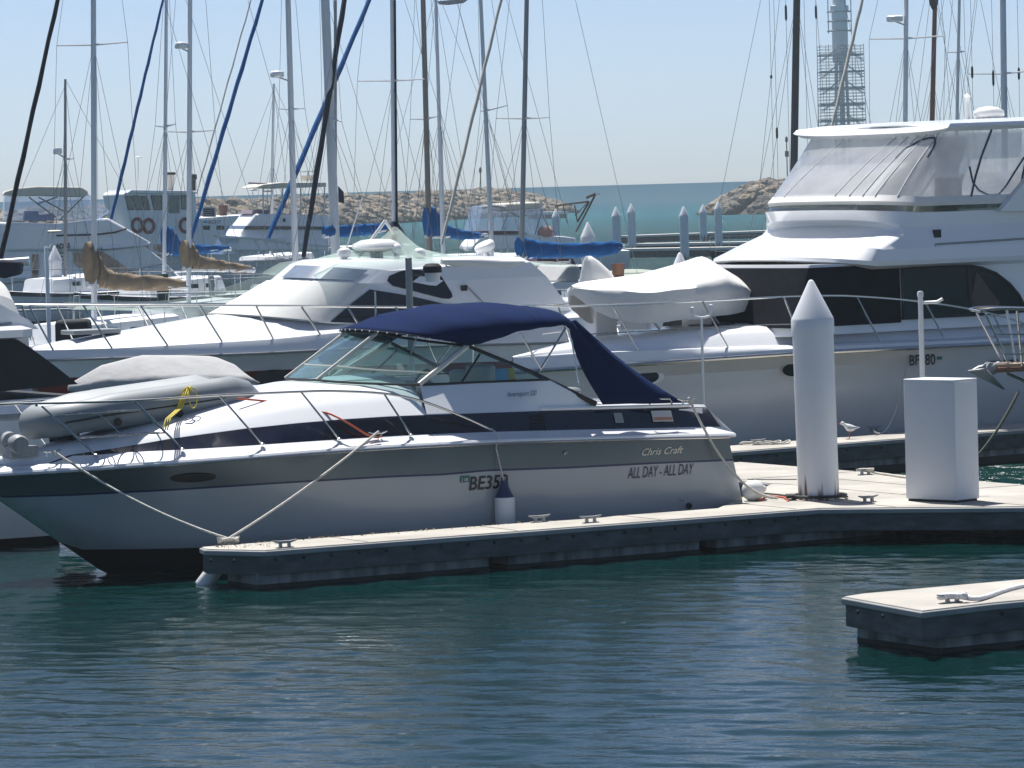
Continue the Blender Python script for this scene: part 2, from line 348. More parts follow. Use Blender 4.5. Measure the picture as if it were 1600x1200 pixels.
dock('finger_dock', 'short end of finger dock in front of the box at the lower right', A, p0,
     [(2.42, 5.6, -13.6, -12.25), (5.9, 9.5, -13.6, -12.25)], [(x, -13.69, 0, -1) for x in np.arange(3.1, 8, .42)] + [(2.2, -12.6, -1, 0), (2.14, -13.1, -1, 0)])
Y2 = Fr(A.Wd((13.38, 6.62, 0)), 36)
dock('finger_dock', 'narrow finger dock along the tall flybridge yacht where the gull stands', Y2,
     [(-3.2, 0), (14, 0), (14, 1.1), (-3.2, 1.1)], [(-3, .5, .1, 1), (.9, 4.1, .1, 1), (4.5, 8, .1, 1), (8.5, 12, .1, 1)], [(x, -.0, 0, -1) for x in np.arange(-2, 9, .7)])

# ------------------------------------------------------------------ pilings
def rust_mat():
    m = pbr('white_piling_sleeve', (.76, .77, .78), .38, var=.03, scale=2)
    n = m.node_tree; L = n.links.new; P = n.nodes['Principled BSDF']; src = P.inputs['Base Color'].links[0].from_socket
    tc = n.nodes.new('ShaderNodeTexCoord'); g = n.nodes.new('ShaderNodeSeparateXYZ'); L(tc.outputs['Object'], g.inputs[0])
    mp = n.nodes.new('ShaderNodeMapping'); mp.inputs['Scale'].default_value = (15, 15, 1.1); L(tc.outputs['Object'], mp.inputs[0])
    t = n.nodes.new('ShaderNodeTexNoise'); t.inputs['Scale'].default_value = 1.3; t.inputs['Detail'].default_value = 6; L(mp.outputs[0], t.inputs['Vector'])
    mr = n.nodes.new('ShaderNodeMapRange'); mr.inputs[1].default_value = 1.25; mr.inputs[2].default_value = .45; mr.inputs[3].default_value = -.42; mr.inputs[4].default_value = .165; L(g.outputs['Z'], mr.inputs[0])
    a = n.nodes.new('ShaderNodeMath'); a.operation = 'ADD'; L(t.outputs[0], a.inputs[0]); L(mr.outputs[0], a.inputs[1])
    r = n.nodes.new('ShaderNodeValToRGB'); r.color_ramp.elements[0].position = .56; r.color_ramp.elements[1].position = .70; L(a.outputs[0], r.inputs[0])
    c = n.nodes.new('ShaderNodeMixRGB'); L(r.outputs[0], c.inputs[0]); L(src, c.inputs[1]); c.inputs[2].default_value = (.13, .05, .02, 1); L(c.outputs[0], P.inputs['Base Color'])
    return m
PILE = rust_mat(); CAPM = pbr('white_piling_cap', (.78, .79, .80), .35, var=.02)
def piling(label, loc, top=3.2, r=.26, cone=.50, foot=-1.2, lean=(0, 0)):
    g = thing('piling', label, 'piling', (loc[0], loc[1], 0), 0, 'white cone capped pilings'); g.rotation_euler = (lean[0], lean[1], 0)
    MB().lathe([(r, foot), (r, top-cone-.16)], n=32).build('shaft', PILE, g)
    MB().lathe([(r+.012, top-cone-.16), (r+.012, top-cone), (r+.004, top-cone+.02), (.035, top-.015), (.02, top), (0, top+.004)], n=32).build('cap', CAPM, g)
    return g
piling('tall white cone capped piling with rust at its foot beside the white box', A.Wd((8.98, -2.03, 0)), 3.23, lean=(0, -.012))
def far_pile(label, x, y, Y, wpx):
    p = at_d(x, y, Y); r = wpx/2*Y/FP; piling(label, p, p.z, r, r*2.1)
far_pile('white piling cap peeking out behind the covered tender on the yacht', 1062, 395, 76, 43)
far_pile('squat looking white piling just past the end of the bright blue boom cover', 918, 347, 152, 22)
far_pile('white piling at the far end of the outer docks, second left of the gap', 962, 323, 238, 14)
far_pile('taller white piling right of its close neighbour before the open sea', 986, 318, 262, 13)
far_pile('broad white piling standing in front of the long dark outer dock', 1068, 322, 222, 14)
far_pile('short white piling with bright cap on the outer dock', 1098, 319, 300, 12)
far_pile('white piling on the outer dock nearest the right rock groyne', 1121.5, 314, 262, 12)
far_pile('white piling half hidden behind the small cream topped cruiser', 868, 326, 270, 12)
far_pile('white piling behind the tan covered boom at the left', 85, 384, 150, 21)
# ------------------------------------------------------------------ the near cruiser
def cruiserA():
    f = A; g = frthing('motor_cruiser', 'white cruiser with silver stripe and navy canvas top moored at the finger dock', 'motorboat', f)
    SH = curve([(0, 744), (125, 737), (300, 724.5), (400, 717), (500, 709), (600, 702), (700, 697), (800, 692), (850, 690.5), (1000, 686.5), (1128, 684)])
    ST = curve([(0, 778), (125, 774), (275, 766), (400, 757.5), (500, 751), (600, 745), (700, 741), (750, 735.5), (892, 730.5), (1033, 723), (1152, 718.6)])
    GW = curve([(99, 713), (150, 711), (217, 706), (285, 703), (400, 696), (525, 687), (642, 680), (770, 675), (849, 673), (1111, 667)])
    BT = curve([(99, 712.5), (200, 697), (275, 684), (400, 667.5), (507, 657), (617, 650), (760, 645), (848, 642), (1084, 636)])
    SD = curve([(655, 603), (750, 597), (858, 593), (931, 632), (1087, 633)])
    def bw(s):
        if s < 4: q = (s+1.85)/5.85; return max(0, 1.62*(1-max(0, 1-q)**2.3))
        return 1.62 - .10*((s-4)/4.25)**2
    def zk(s): return -.72*s if s < 0 else -.5*min(1, s/1.1)
    zs = lambda s: f.zfit(s, -bw(s), SH); zst = lambda s: f.zfit(s, -bw(s)*.975, ST, 1.)
    def zc(s): return max(.04 + .95*max(0, (2.2-s)/4.05)**1.5, zk(s))
    def a_at(s, z):
        b, Zs, k, c = bw(s), zs(s), zk(s), zc(s)
        ac = b*(.90 - .55*max(0, (3.0-s)/4.85)**1.1)
        if z <= k: return 0
        if s < 0: c = max(c, k + .12*(Zs-k)+.0)
        if z < c: return ac*max(0, (z-k)/max(1e-3, c-k))
        return ac + (b-ac)*min(1, (z-c)/max(1e-3, Zs-c))**1.12
    SS = [-1.85, -1.8, -1.7, -1.55, -1.35, -1.1, -.85, -.6, -.35, -.1, .2, .5, .9, 1.4, 2, 2.6, 3.2, 3.8, 4.4, 5, 5.6, 6.2, 6.8, 7.3, 7.62, 7.95]
    secs = []
    for s in SS:
        k, S, T = zk(s), zs(s), zst(s); bt = .33 - .012*(s+.5)
        lv = [k, k+(bt-k)*.45, bt, bt+(T-bt)*.2, bt+(T-bt)*.4, bt+(T-bt)*.6, bt+(T-bt)*.8, T-.012, T+.012, T+(S-T)*.5, S]
        secs.append((s, [max(z, k) for z in lv]))
    def sec(s, lv, sg):
        out = []
        for z in lv:
            ss = s
            if s > 7.9: ss = s + (1.28 - min(z, 1.28))*.32        # raked transom edge
            out.append((ss, sg*a_at(s, z), z))
        return out
    b = MB(); mt = [2, 2, 0, 0, 0, 0, 0, 3, 1, 1]
    b.loft([sec(s, lv, -1) for s, lv in secs], mats=mt); b.loft([sec(s, lv, 1)[::-1] for s, lv in secs], mats=mt[::-1])
    e = sec(*secs[-1], -1); b.add(e + [(x, -y, z) for x, y, z in e], [(i, len(e)+i, len(e)+i+1, i+1) for i in range(len(e)-1)])
    b.build('hull', [HULA, SILV, BLACK, INKN], g, 40, weld=True)
    # deck shell: gunwale, navy band, cabin side, foredeck, cockpit
    ZT = [(-1.85, 1.36), (-1.5, 1.46), (-.5, 1.63), (.5, 1.83), (1.3, 2.0), (2.0, 2.12), (2.7, 2.21), (3.72, 2.24)]
    def dsec(s, sg, cock):
        b_, S = bw(s), zs(s); i1 = min(.17, b_*.6); i2 = min(.27, b_*.75); ag, ab = b_-i1, b_-i2
        zg = f.zfit(s, -ag, GW); zb = max(f.zfit(s, -ab, BT), zg + .004); zt = lut(s, ZT)
        if s < -.7: zg = zb = S + .055 + .045*min(1, (s+1.85)*2)
        r = [(b_, S), (b_+.03, S+.006), (b_+.036, S+.03), (b_+.02, S+.052), (b_-.03, S+.06), (ag, zg), (ag-.004, zg+.002), (ab, zb), (ab-.012, zb+.01)]
        if not cock:
            if s < 0: zt = max(zt, zb+.02)
            for k, h in ((.90, .34), (.78, .62), (.62, .82), (.4, .94), (.2, .985), (0, 1)): r.append((ab*k, zb + .01 + (zt - zb - .01)*h))
        else:
            as_ = min(ab-.03, lut(s, [(3.72, 1.18), (5.2, 1.27), (6.1, 1.33), (8.3, 1.33)])); z6 = f.zfit(s, -as_, SD) if s < 6.15 else zb + .03
            z6 = max(z6, zb+.025); r += [(as_+.012, z6-.012), (as_, z6), (as_-.09, z6), (as_-.10, z6-.02), (as_-.12, .75), (0, .75)]
        if s > 7.5: pass
        return [(s + (.10 if (s > 7.9 and j < 5) else 0) - (0 if s < 7.9 else (z-1.4)*.55 if j > 5 else 0), sg*a, z) for j, (a, z) in enumerate(r)]
    b = MB(); m0 = [1, 2, 2, 1, 0, 0, 3, 0, 0, 0, 0, 0, 0, 0]; m1 = [1, 2, 2, 1, 0, 0, 3, 0, 0, 0, 0, 0, 0, 0]
    S0 = [s for s in SS if s < 3.7] + [3.72]; S1 = [3.725, 4.1, 4.5, 4.9, 5.2, 5.5, 5.8, 6.1, 6.5, 7, 7.5, 7.95]
    for sg in (-1, 1):
        w = lambda q: q if sg < 0 else q[::-1]; wm = lambda q: q if sg < 0 else q[::-1]
        b.loft([w(dsec(s, sg, False)) for s in S0], mats=wm(m0)); b.loft([w(dsec(s, sg, True)) for s in S1], mats=wm(m1))
    e = dsec(3.72, -1, False)[8:]; e2 = [(x, -y, z) for x, y, z in e]; b.add(e+e2+[(3.73, -1.2, .75), (3.73, 1.2, .75)], [tuple(range(len(e))) + tuple(range(2*len(e)-2, len(e)-1, -1)) + (2*len(e)+1, 2*len(e))])
    e = dsec(7.95, -1, True)[4:]; e2 = [(x, -y, z) for x, y, z in e[:-1]]; b.add(e + e2[::-1], [tuple(range(len(e)+len(e2)))])
    # transom coaming inside the cockpit and swim platform
    b.box((7.55, 0, 1.2), (.35, 2.6, .9)); b.box((8.2, 0, .40), (.65, 2.7, .10))
    b.build('deck', [GEL, GEL, GEL, NAVYG], g, 38, weld=True)
    zgw = lambda s: f.zfit(s, -(bw(s)-.17), GW)
    # rub rail strip
    for sg in (-1, 1):
        b = MB(); b.tube([(s, sg*(bw(s)+.036), zs(s)+.004) for s in SS], .012, 6); b.build('rub_rail', STEEL, g)
    # dark windows let into the navy band
    def band(px, k):                        # point on the navy band at photo column px
        s = f.t(px, 680, -1.35)[0]
        for _ in range(4): s += (px - f.P((s, -(bw(s)-.22), 1.7))[0])/109
        b_ = bw(s); zg = f.zfit(s, -(b_-.17), GW); zb = f.zfit(s, -(b_-.27), BT); a = b_-.17-.10*k+.006
        return Vector((s, -a, zg + (zb-zg)*k))
    for x0, x1, k0, k1 in ((503, 636, .12, .88), (640, 742, .12, .9)):
        for sg in (1, -1):
            b = MB(); xs = np.linspace(x0, x1, 7)
            b.loft([[band(x, k0), band(x + (12 if x0 < 600 else -8), k1)] for x in xs])
            if sg < 0: b.v = [(x, -y, z) for x, y, z in b.v]
            b.build('cabin_window', DKGL, g)
    # louvre vent and steps in the band where the coaming starts
    b = MB()
    for k in range(6):
        p = band(825+k*1.5, .15+k*.13); q = band(846+k*1.5, .15+k*.13); b.tube([p, q], .008, 5)
    b.build('engine_vent', BLKR, g)
    b = MB(); p, q = band(849, .0), band(849, 1); b.tube([p, q], .006, 5); b.build('moulding_line', BLKR, g)
    # coaming cap (white strip on the band's top), lamp and plate set in the band
    b = MB(); ss = np.linspace(5.32, 7.55, 10)
    for sg in (-1, 1): MB().tube([(s, sg*(bw(s)-.275), f.zfit(s, -(bw(s)-.275), BT)+.025) for s in ss], .028, 8).build('coaming_cap', GEL, g)
    for x0, x1, k0, k1, mt_, nm in ((959, 972, .3, .8, TRIM, 'vent_plate'), (1018, 1049, .32, .86, INKS, 'badge_plate')):
        b = MB(); q = [band(x0, k0), band(x1, k0), band(x1, k1), band(x0, k1)]; b.poly([p + Vector((0, -.008, 0)) for p in q], -.008); b.build(nm, mt_, g)
        if nm == 'badge_plate':
            q = [band(x0+1, k0+.06), band(x1-1, k0+.06), band(x1-1, k0+.22), band(x0+1, k0+.22)]; b = MB(); b.poly([p + Vector((0, -.014, 0)) for p in q], -.004); b.build('badge_stripe', TERR, g)
    # hull side fittings and writing
    def onh(px, py, off=.008):
        t = -1.4
        for _ in range(8):
            p = f.t(px, py, t); t = -a_at(p[0], p[2]) - off
        return f.t(px, py, t)
    def place(px, py, off=.01):
        p0 = onh(px, py, off); return lambda a, b_: Vector((p0[0]+a, -a_at(p0[0]+a, p0[2]+b_)-off, p0[2]+b_))
    for px, py, rx_, rz_, nm, mt_ in ((302, 746.5, .25, .045, 'porthole', BLACK),):
        p = onh(px, py); b = MB(); pts = [Vector((p[0]+rx_*math.cos(q), -a_at(p[0]+rx_*math.cos(q), p[2]+rz_*math.sin(q))-.012, p[2]+rz_*math.sin(q))) for q in np.linspace(0, 2*PI, 28, endpoint=False)]
        b.poly(pts, 0); o = b.build(nm, mt_, g); b = MB(); b.tube(pts, .012, 6, closed=True); b.build('porthole_rim', BLKR, o)
    for px, py, r in ((883, 708, .022), (1064, 780, .018), (1076, 790, .04)):
        p = onh(px, py); MB().lathe([(r, 0), (r, .02), (r*.6, .025), (r*.5, .005)], p, 12, axis=(0, -1, 0)).build('outlet', STEEL if r < .03 else BLKR, g)
    letter_on('registration_number', 'BE359', .235, place(733, 766), INKB, g, width=.545, shear=.12, slope=.004, bold=.004)
    p = place(719, 754); b = MB(); b.poly([p(0, 0), p(.13, 0), p(.13, .08), p(0, .08)]); o = b.build('registration_sticker', GRNL, g); p = place(721, 752.5, .014)
    letter_on('sticker_lettering', '2 08', .06, p, WHPL, o, width=.09)
    letter_on('boat_name', 'ALL DAY - ALL DAY', .2, place(981, 748), INKN, g, width=.99, shear=.22, slope=.0)
    letter_on('maker_script', 'Chris Craft', .125, place(1003, 712), INKS, g, width=.62, shear=.45)
    def cabin_side(px, py):
        p0 = f.t(px, py, -1.30)
        def q(a, b_):
            s, z = p0[0]+a, p0[2]+b_; ab = bw(s)-min(.27, bw(s)*.75); zb = f.zfit(s, -ab, BT)+.01; as_ = lut(s, [(3.72, 1.18), (5.2, 1.27), (6.1, 1.33), (8.3, 1.33)])+.012; z6 = f.zfit(s, -as_, SD)
            return Vector((s, -(ab-.012+(as_-ab+.012)*(z-zb)/max(.05, z6-zb))-.02, z))
        return q
    letter_on('model_script', 'Amerosport 320', .09, cabin_side(791, 620), INKN, g, width=.42, shear=.45)
    # windscreen
    P0, P1 = Vector((3.72, -1.18, 2.13)), Vector((2.71, -.42, 2.215)); Q0, Q1 = f.t(730, 540, -1.0), f.t(589, 520, -.4)
    mir = lambda p: Vector((p[0], -p[1], p[2])); P2, P3, Q2, Q3 = mir(P1), mir(P0), mir(Q1), mir(Q0)
    def bow3(a, b_, out, n=8):              # slightly bulged edge
        return [a.lerp(b_, i/n) + Vector((-out*4*(i/n)*(1-i/n), 0, 0)) for i in range(n+1)]
    base = bow3(P0, P1, .14) + bow3(P1, P2, .06)[1:] + bow3(P2, P3, .14)[1:]; top = bow3(Q0, Q1, .10) + bow3(Q1, Q2, .05)[1:] + bow3(Q2, Q3, .10)[1:]
    for i0, i1 in ((0, 8), (8, 16), (16, 24)):
        b = MB(); b.loft([base[i0:i1+1], top[i0:i1+1]]); b.build('windscreen_pane', GLASS, g)
    b = MB(); b.tube(base, .016, 6, mi=1); b.tube(top, .018, 6, mi=1)
    for p, q, r in ((P0, Q0, .036), (P1, Q1, .026), (P2, Q2, .026), (P3, Q3, .036)): b.tube([p, q], r, 6)
    b.tube([p.lerp(q, .30) for p, q in zip(base, top)], .013, 6); b.build('windscreen_frame', [WSFR, BLKR], g)
    E0 = f.t(858, 593, -1.29); E1 = f.t(931, 631, -1.34); D0, D1 = f.t(722, 596, -1.2), f.t(750, 553, -1.08)
    for sg in (1, -1):
        k = lambda p: Vector((p[0], p[1]*sg, p[2]))
        b = MB(); b.add([k(P0), k(E0), k(Q0)], [(0, 1, 2)]); b.build('side_window', GLASS, g)
        b = MB(); b.tube([k(Q0), k(Q0.lerp(E1, .5)+Vector((0, 0, .03))), k(E1)], [.022, .028, .035], 8, mi=0); b.tube([k(P0), k(E0)], .018, 6); b.tube([k(D0), k(D1)], .014, 6); b.build('side_window_frame', GRSP if 0 else BLKR, g)
    b = MB(); w0, w1 = Q0.lerp(Q1, .52)+Vector((-.04, 0, .05)), Q0.lerp(P0, .3).lerp(Q1.lerp(P1, .3), .40)+Vector((-.06, 0, 0)); b.tube([w0, w1], .010, 6); b.tube([w0, w0+Vector((.1, 0, -.02))], .016, 6); b.build('wiper', WHPL, g)
    # navy canvas top
    C = [(3.42, 0, 2.80), (4.05, 0, 2.965), (4.75, 0, 3.05), (5.35, 0, 3.05), (5.85, 0, 2.98), (6.05, 0, 2.86)]
    Ee = [Q0 + Vector((-.02, -.03, .01)), f.t(768, 531, -1.18), f.t(808, 518, -1.28), f.t(845, 512, -1.30), f.t(880, 508, -1.28), f.t(893, 516, -1.25)]
    secs = []
    for c, e in zip(C, Ee):
        row = []
        for i in range(-12, 13):
            q = abs(i)/12; ph = (1-q)*PI/2
            tt = math.cos(ph)*abs(e[1])*(-1 if i < 0 else 1); h = math.sin(ph)**.75
            row.append(Vector((c[0]+(e[0]-c[0])*(q**2.0), tt, e[2]+(c[2]-e[2])*h)))
        secs.append(row)
    secs[0] = [Vector((p[0], p[1], p[2])) for p in secs[0]]
    n = 5; fine = []
    for j in range(25):
        fine.append(smooth([secs[i][j] for i in range(6)], n))
    rows = [[fine[j][i] for j in range(25)] for i in range(len(fine[0]))]
    rows = [[p + Vector((0, 0, -.012*math.sin(i/5*PI)**2)) for p in r] for i, r in enumerate(rows)]
    b = MB(); b.loft(rows); o = b.build('canvas_top', NAVYC, g, 60)
    sd = o.modifiers.new('solid', 'SOLIDIFY'); sd.thickness = .012
    b = MB(); [b.tube([q + Vector((0, 0, .006)) for q in rows[k]], .009, 5) for k in (5, 10, 15, 20)]; b.tube([q for q in rows[0]], .013, 6); b.build('canopy_seam', DNVC, o)
    b = MB(); fr = rows[0]
    for j in range(1, 24): b.lathe([(.012, 0), (.009, .006), (0, .008)], fr[j]+Vector((-.012, 0, -.005)), 8, axis=(-1, 0, .4))
    b.build('snap_fastener', WHPL, o)
    # aft side curtain
    a0, a1 = f.t(888, 506, -1.27), f.t(897, 500, -1.15); c0, c1 = f.t(940, 632, -1.36), f.t(1068, 629, -1.36)
    b = MB(); L_ = [a0.lerp(c0, i/8) + Vector((0, .10*math.sin(PI*i/8), 0)) for i in range(9)]; R_ = [a1.lerp(c1, i/8) + Vector((0, .03*math.sin(PI*i/8), -.05*math.sin(PI*i/8))) for i in range(9)]
    b.loft([[l.lerp(r, k/6)+Vector((0, .035*math.sin(k*1.9+i*.5), 0)) for k in range(7)] for i, (l, r) in enumerate(zip(L_, R_))]); o = b.build('aft_curtain', NAVYC, g, 60)
    sd = o.modifiers.new('solid', 'SOLIDIFY'); sd.thickness = .01
    # canopy bows
    b = MB()
    for x0, y0, x1, y1, t0, t1 in ((812, 520, 846, 577, -1.25, -1.33), (884, 512, 843, 580, -1.25, -1.33), (893, 530, 905, 602, -1.24, -1.34)):
        p, q = f.t(x0, y0, t0), f.t(x1, y1, t1)
        for k in (1, -1): MB().tube([(w[0], w[1]*k, w[2]) for w in (p, q)], .012, 6).build('canopy_bow', STEEL, g)
    # rails
    RT = [(-70, 640), (0, 632), (100, 629.5), (210, 626), (342, 617.5), (400, 615), (470, 612), (520, 611), (600, 615), (662, 627.5), (725, 652), (767, 671)]
    def trail(px): s = f.t(px, 640, -1.)[0]; return max(.02, bw(min(max(s, -1.6), 6))-.14)
    def onrail(px, py):
        t = -1.
        for _ in range(5):
            p = f.t(px, py, t); t = -max(.12, bw(min(max(p[0], -1.75), 6))-.13)
        return f.t(px, py, t)
    near = [onrail(*p) for p in RT]; near = smooth(near, 4)
    bowp = Vector((-2.0, 0, near[0][2]))
    path = near[::-1] + [Vector((-2.0, -.1, near[0][2]))] + [Vector((-2.0, .1, near[0][2]))] + [mir(p) for p in near]
    MB().tube(path, .0145, 8).build('bow_rail', STEEL, g)
    for x0, y0, x1, y1 in ((65, 634.5, 150, 711), (210, 626, 285, 702), (343, 618, 410, 694), (470, 612, 530, 686), (600, 615, 642, 679.5)):
        p, q = onrail(x0, y0), onrail(x1, y1)
        for k in (1, -1):
            b = MB(); b.tube([Vector((w[0], w[1]*k, w[2])) for w in (p, q)], .0125, 8); b.lathe([(.03, -.005), (.03, .008), (.014, .02)], (q[0], q[1]*k, q[2]), 10); b.build('stanchion', STEEL, g)
    # fender racks hung inside the near rail
    b = MB(); lo = [onrail(x, y) for x, y in ((85, 650), (220, 641))]; l2 = [onrail(x, y) for x, y in ((124, 684.5), (258, 676))]
    for (p, q) in (lo, l2):
        b.tube([p, q], .011, 6)
        for k in range(3):
            c = p.lerp(q, (k+.5)/3) + Vector((0, .13, 0)); r = (q-p).length/6
            b.tube([c + Vector((r*math.cos(w), .13*math.sin(w), .0)) for w in np.linspace(0, 2*PI, 20, endpoint=False)], .008, 6, closed=True)
    for p, q in zip(lo, l2): b.tube([p, q], .009, 6)
    b.tube([lo[0].lerp(lo[1], .5), l2[0].lerp(l2[1], .5)], .009, 6); b.build('fender_rack', STEEL, g)
    # windlass, roller, cleats, hatch handles
    p = f.t(22, 692, -.12); b = MB(); b.lathe([(.0, -.20), (.10, -.2), (.115, -.17), (.115, -.08), (.07, -.05), (.07, .05), (.115, .08), (.115, .17), (.10, .2), (.03, .21), (.03, .24), (0, .24)], p, 20, axis=(0, 1, .1)); b.box(p+Vector((.08, .05, -.10)), (.34, .34, .12)); b.build('windlass', GRSP, g)
    MB().box((-1.85, 0, p[2]-.12), (.5, .22, .06)).build('bow_roller', STEEL, g)
    def cleat_mb(c, ax, L=.24):
        b = MB(); ax = Vector(ax).normalized(); c = Vector(c)
        for k in (-1, 1): b.tube([c + ax*k*.05, c + ax*k*.045 + Vector((0, 0, .05))], .014, 6)
        b.tube([c - ax*L/2 + Vector((0, 0, .075)), c - ax*.06 + Vector((0, 0, .055)), c + ax*.06 + Vector((0, 0, .055)), c + ax*L/2 + Vector((0, 0, .075))], [.007, .013, .013, .007], 6); return b
    global cleat_mesh; cleat_mesh = cleat_mb
    for px, py in ((80, 713), (590, 684), (1072, 632)):
        s = onrail(px, py); cleat_mb(s, (1, 0, 0), .26).build('cleat', STEEL, g)
    b = MB()
    for px, py in ((440, 632), (490, 622)): 
        p = f.t(px, py, -.75); b.tube([p+Vector((-.05, 0, 0)), p+Vector((0, 0, .05)), p+Vector((.05, 0, 0))], .012, 6)
    b.build('deck_fairlead', STEEL, g)
    b = MB(); p0, p1 = f.t(1015, 632, -1.34), f.t(1050, 632, -1.34); b.tube([p0, p0+Vector((.03, 0, .07)), p1+Vector((-.03, 0, .07)), p1], .013, 8); b.build('grab_rail', STEEL, g)
    b = MB(); b.tube([f.t(586, 455, .3), f.t(588, 518, .3)], .013, 6); b.build('antenna_pole', STEEL, g)  # thin steel antenna, no lamp on it
    # cockpit furniture seen through the windows
    def seat(c, w, h):
        b = MB(); b.box(c, (.16, w, h)); b.box(Vector(c)+Vector((-.28, 0, -h*.5+.06)), (.55, w, .16)); b.box(Vector(c)+Vector((-.2, 0, -h*.5-.35)), (.25, w*.6, .7)); return b
    seat((5.0, -.45, 2.0), .55, .62).build('helm_seat', UPH, g, bevel=.05); seat((5.3, .5, 1.95), .6, .5).build('passenger_seat', UPH, g, bevel=.05)
    b = MB(); b.tube([Vector((4.15, -.45, 2.12)) + Vector((.09*math.sin(w), .17*math.cos(w), .15*math.sin(w))) for w in np.linspace(0, 2*PI, 22, endpoint=False)], .014, 6, closed=True); b.tube([(4.15, -.45, 2.12), (4.0, -.45, 2.0)], .02, 6); b.build('steering_wheel', BLKR, g)
    b = MB(); b.box((3.95, -.45, 1.98), (.42, .7, .32)); b.build('helm_console', GRYC, g, bevel=.04)
    b = MB(); b.box((6.35, .4, 1.75), (.7, 1.0, .35)); b.build('aft_seat', RUBG, g, bevel=.06)
    b = MB(); p = f.t(784, 586, -.9); b.box(p, (.18, .02, .16), mi=0); b.box(p+Vector((.13, 0, .01)), (.10, .02, .14), mi=1); b.build('chart_folder', [pbr('blue_paper', (.15, .45, .7)), ROPY], g)
    return g, onh, onrail, a_at, bw, zs
CA, onhA, onrailA, aA, bwA, zsA = cruiserA()
# ------------------------------------------------------------------ things on and by the docks
def A0(px, py, z=.452): return A.Wd(A.z(px, py, z))
def cleat_at(label, px, py, ax=None, fr=A, L=.30, z=.452):
    p = at_z(px, py, z); g = thing('dock_cleat', label, 'cleat', p, fr.a, 'galvanised dock cleats')
    b = MB()
    for k in (-1, 1): b.box((k*.055, 0, .03), (.035, .045, .06), taper=.8)
    b.box((0, 0, .006), (.20, .07, .012)); b.build('base', GRSP, g, bevel=.004)
    b = MB(); b.tube([(-L/2, 0, .085), (-.07, 0, .068), (.07, 0, .068), (L/2, 0, .085)], [.008, .018, .018, .008], 8); b.build('horn', GRSP, g); return g
cleat_at('bare steel cleat second from the end of the long finger dock', 445, 856)
cleat_at('steel cleat left of its twin at the middle of the long finger dock', 843, 816)
cleat_at('bare cleat right of the middle pair on the long finger dock', 923, 817)
cleat_at('bare cleat on the dock between the tall piling and the white box', 1357, 785)
cleat_at('cleat at the far left corner of the finger dock holding two mooring ropes', 357, 851)
cleat_at('cleat wound with thick white rope on the short finger at lower right', 1488, 942, L=.34)
cleat_at('cleat with rope end at the back edge of the walkway behind the box', 1352, 742)
cleat_at('cleat with a rope on the yacht finger dock right of the gull', 1366, 674, fr=Y2)
cleat_at('cleat with a rope heap on the yacht finger dock left of the tall piling', 1185, 695, fr=Y2)
def rope(name, label, pts, r, m, group=None, cat='rope', n=4, sm=True):
    pts = [Vector(p) for p in pts]; q = smooth(pts, n) if sm else pts
    b = MB(); b.tube(q, r, 7); o = b.build(name, m, None, 60, at=tuple(pts[0])); return tag(o, label, cat, group)
def W_(p): return A.Wd(p)
cl = A0(357, 851) + Vector((0, 0, .07))
rope('mooring_rope', 'white bow rope sagging from the cruiser bow to the dock corner cleat', sag(W_(onrailA(82, 712)+Vector((0, -.05, .05))), cl, .10), .015, ROPW, 'white mooring ropes', sm=False)
rope('mooring_rope', 'straight white rope rising from the dock corner cleat to midships', sag(cl, W_(onrailA(590, 683)+Vector((0, -.03, .07))), .05), .015, ROPW, 'white mooring ropes', sm=False)
rope('knotted_rope', 'knotted rope heap on the corner cleat of the finger dock', [cl + Vector((.11*math.cos(a*1.9), .06*math.sin(a*2.3), .02*math.sin(a*3.1)-.02)) for a in np.linspace(0, 7, 26)], .016, ROPW, 'rope knots on cleats')
end = A0(1215, 782) + Vector((0, 0, .03)); st = W_(onrailA(1072, 631)+Vector((0, -.06, .08)))
rope('stern_rope', 'grey white stern rope curving from the cruiser quarter down to the dock', sag(st, end, .32), .017, ROPW, 'white mooring ropes', sm=False)
rope('orange_rope', 'short orange rope lying beside the round fender on the dock', [A0(1185, 783), A0(1200, 780)+Vector((0, 0, .03)), A0(1225, 780)+Vector((0, 0, .02)), A0(1232, 784)], .014, ROPO)
p = [W_(onrailA(400, 627)+Vector((0, .5, .02))), W_(A.t(440, 630, -.8)), W_(A.t(472, 642, -1.0)), W_(A.t(510, 645, -1.2)), W_(onrailA(545, 662)), W_(onrailA(575, 680)), W_(onrailA(592, 684))]
rope('orange_rope', 'faded orange rope slung along the cruiser side deck to midships', p, .012, ROPO)
# fenders
def fender(label, p, L, r, axis=(0, 0, 1), cap=True, group='boat fenders'):
    g = thing('fender', label, 'fender', p, 0, group); q = Vector(axis).to_track_quat('Z', 'Y'); g.rotation_mode = 'QUATERNION'; g.rotation_quaternion = q
    MB().lathe([(.03, -L/2), (r*.7, -L/2+.02), (r, -L/2+.09), (r, L/2-.12), (r*.93, L/2-.10)], n=24).build('body', WHPL, g, 60)
    MB().lathe([(r*.93, L/2-.10), (r*.55, L/2-.01), (.05, L/2+.05), (.045, L/2+.10), (0, L/2+.10)], n=24).build('end_cap', BLPL if cap else WHPL, g, 60); return g
fp = onhA(789, 796, .14); fw = W_(fp); fender('long white fender with blue top hanging on the cruiser side', fw, .50, .125)
top = onrailA(767, 670)
rope('fender_line', 'thin white line holding the blue topped fender from the rail foot', [W_(top), W_(top+Vector((.02, -.16, -.06))), W_(onhA(775, 700, .03)), fw+Vector((0, 0, .33))], .009, ROPW, sm=False)
p = at_z(1178, 782, .452) + Vector((0, 0, .13)); fender('round ended white fender lying on the dock behind the cruiser stern', p, .34, .13, A.u*.9 + A.v*.5, cap=False)
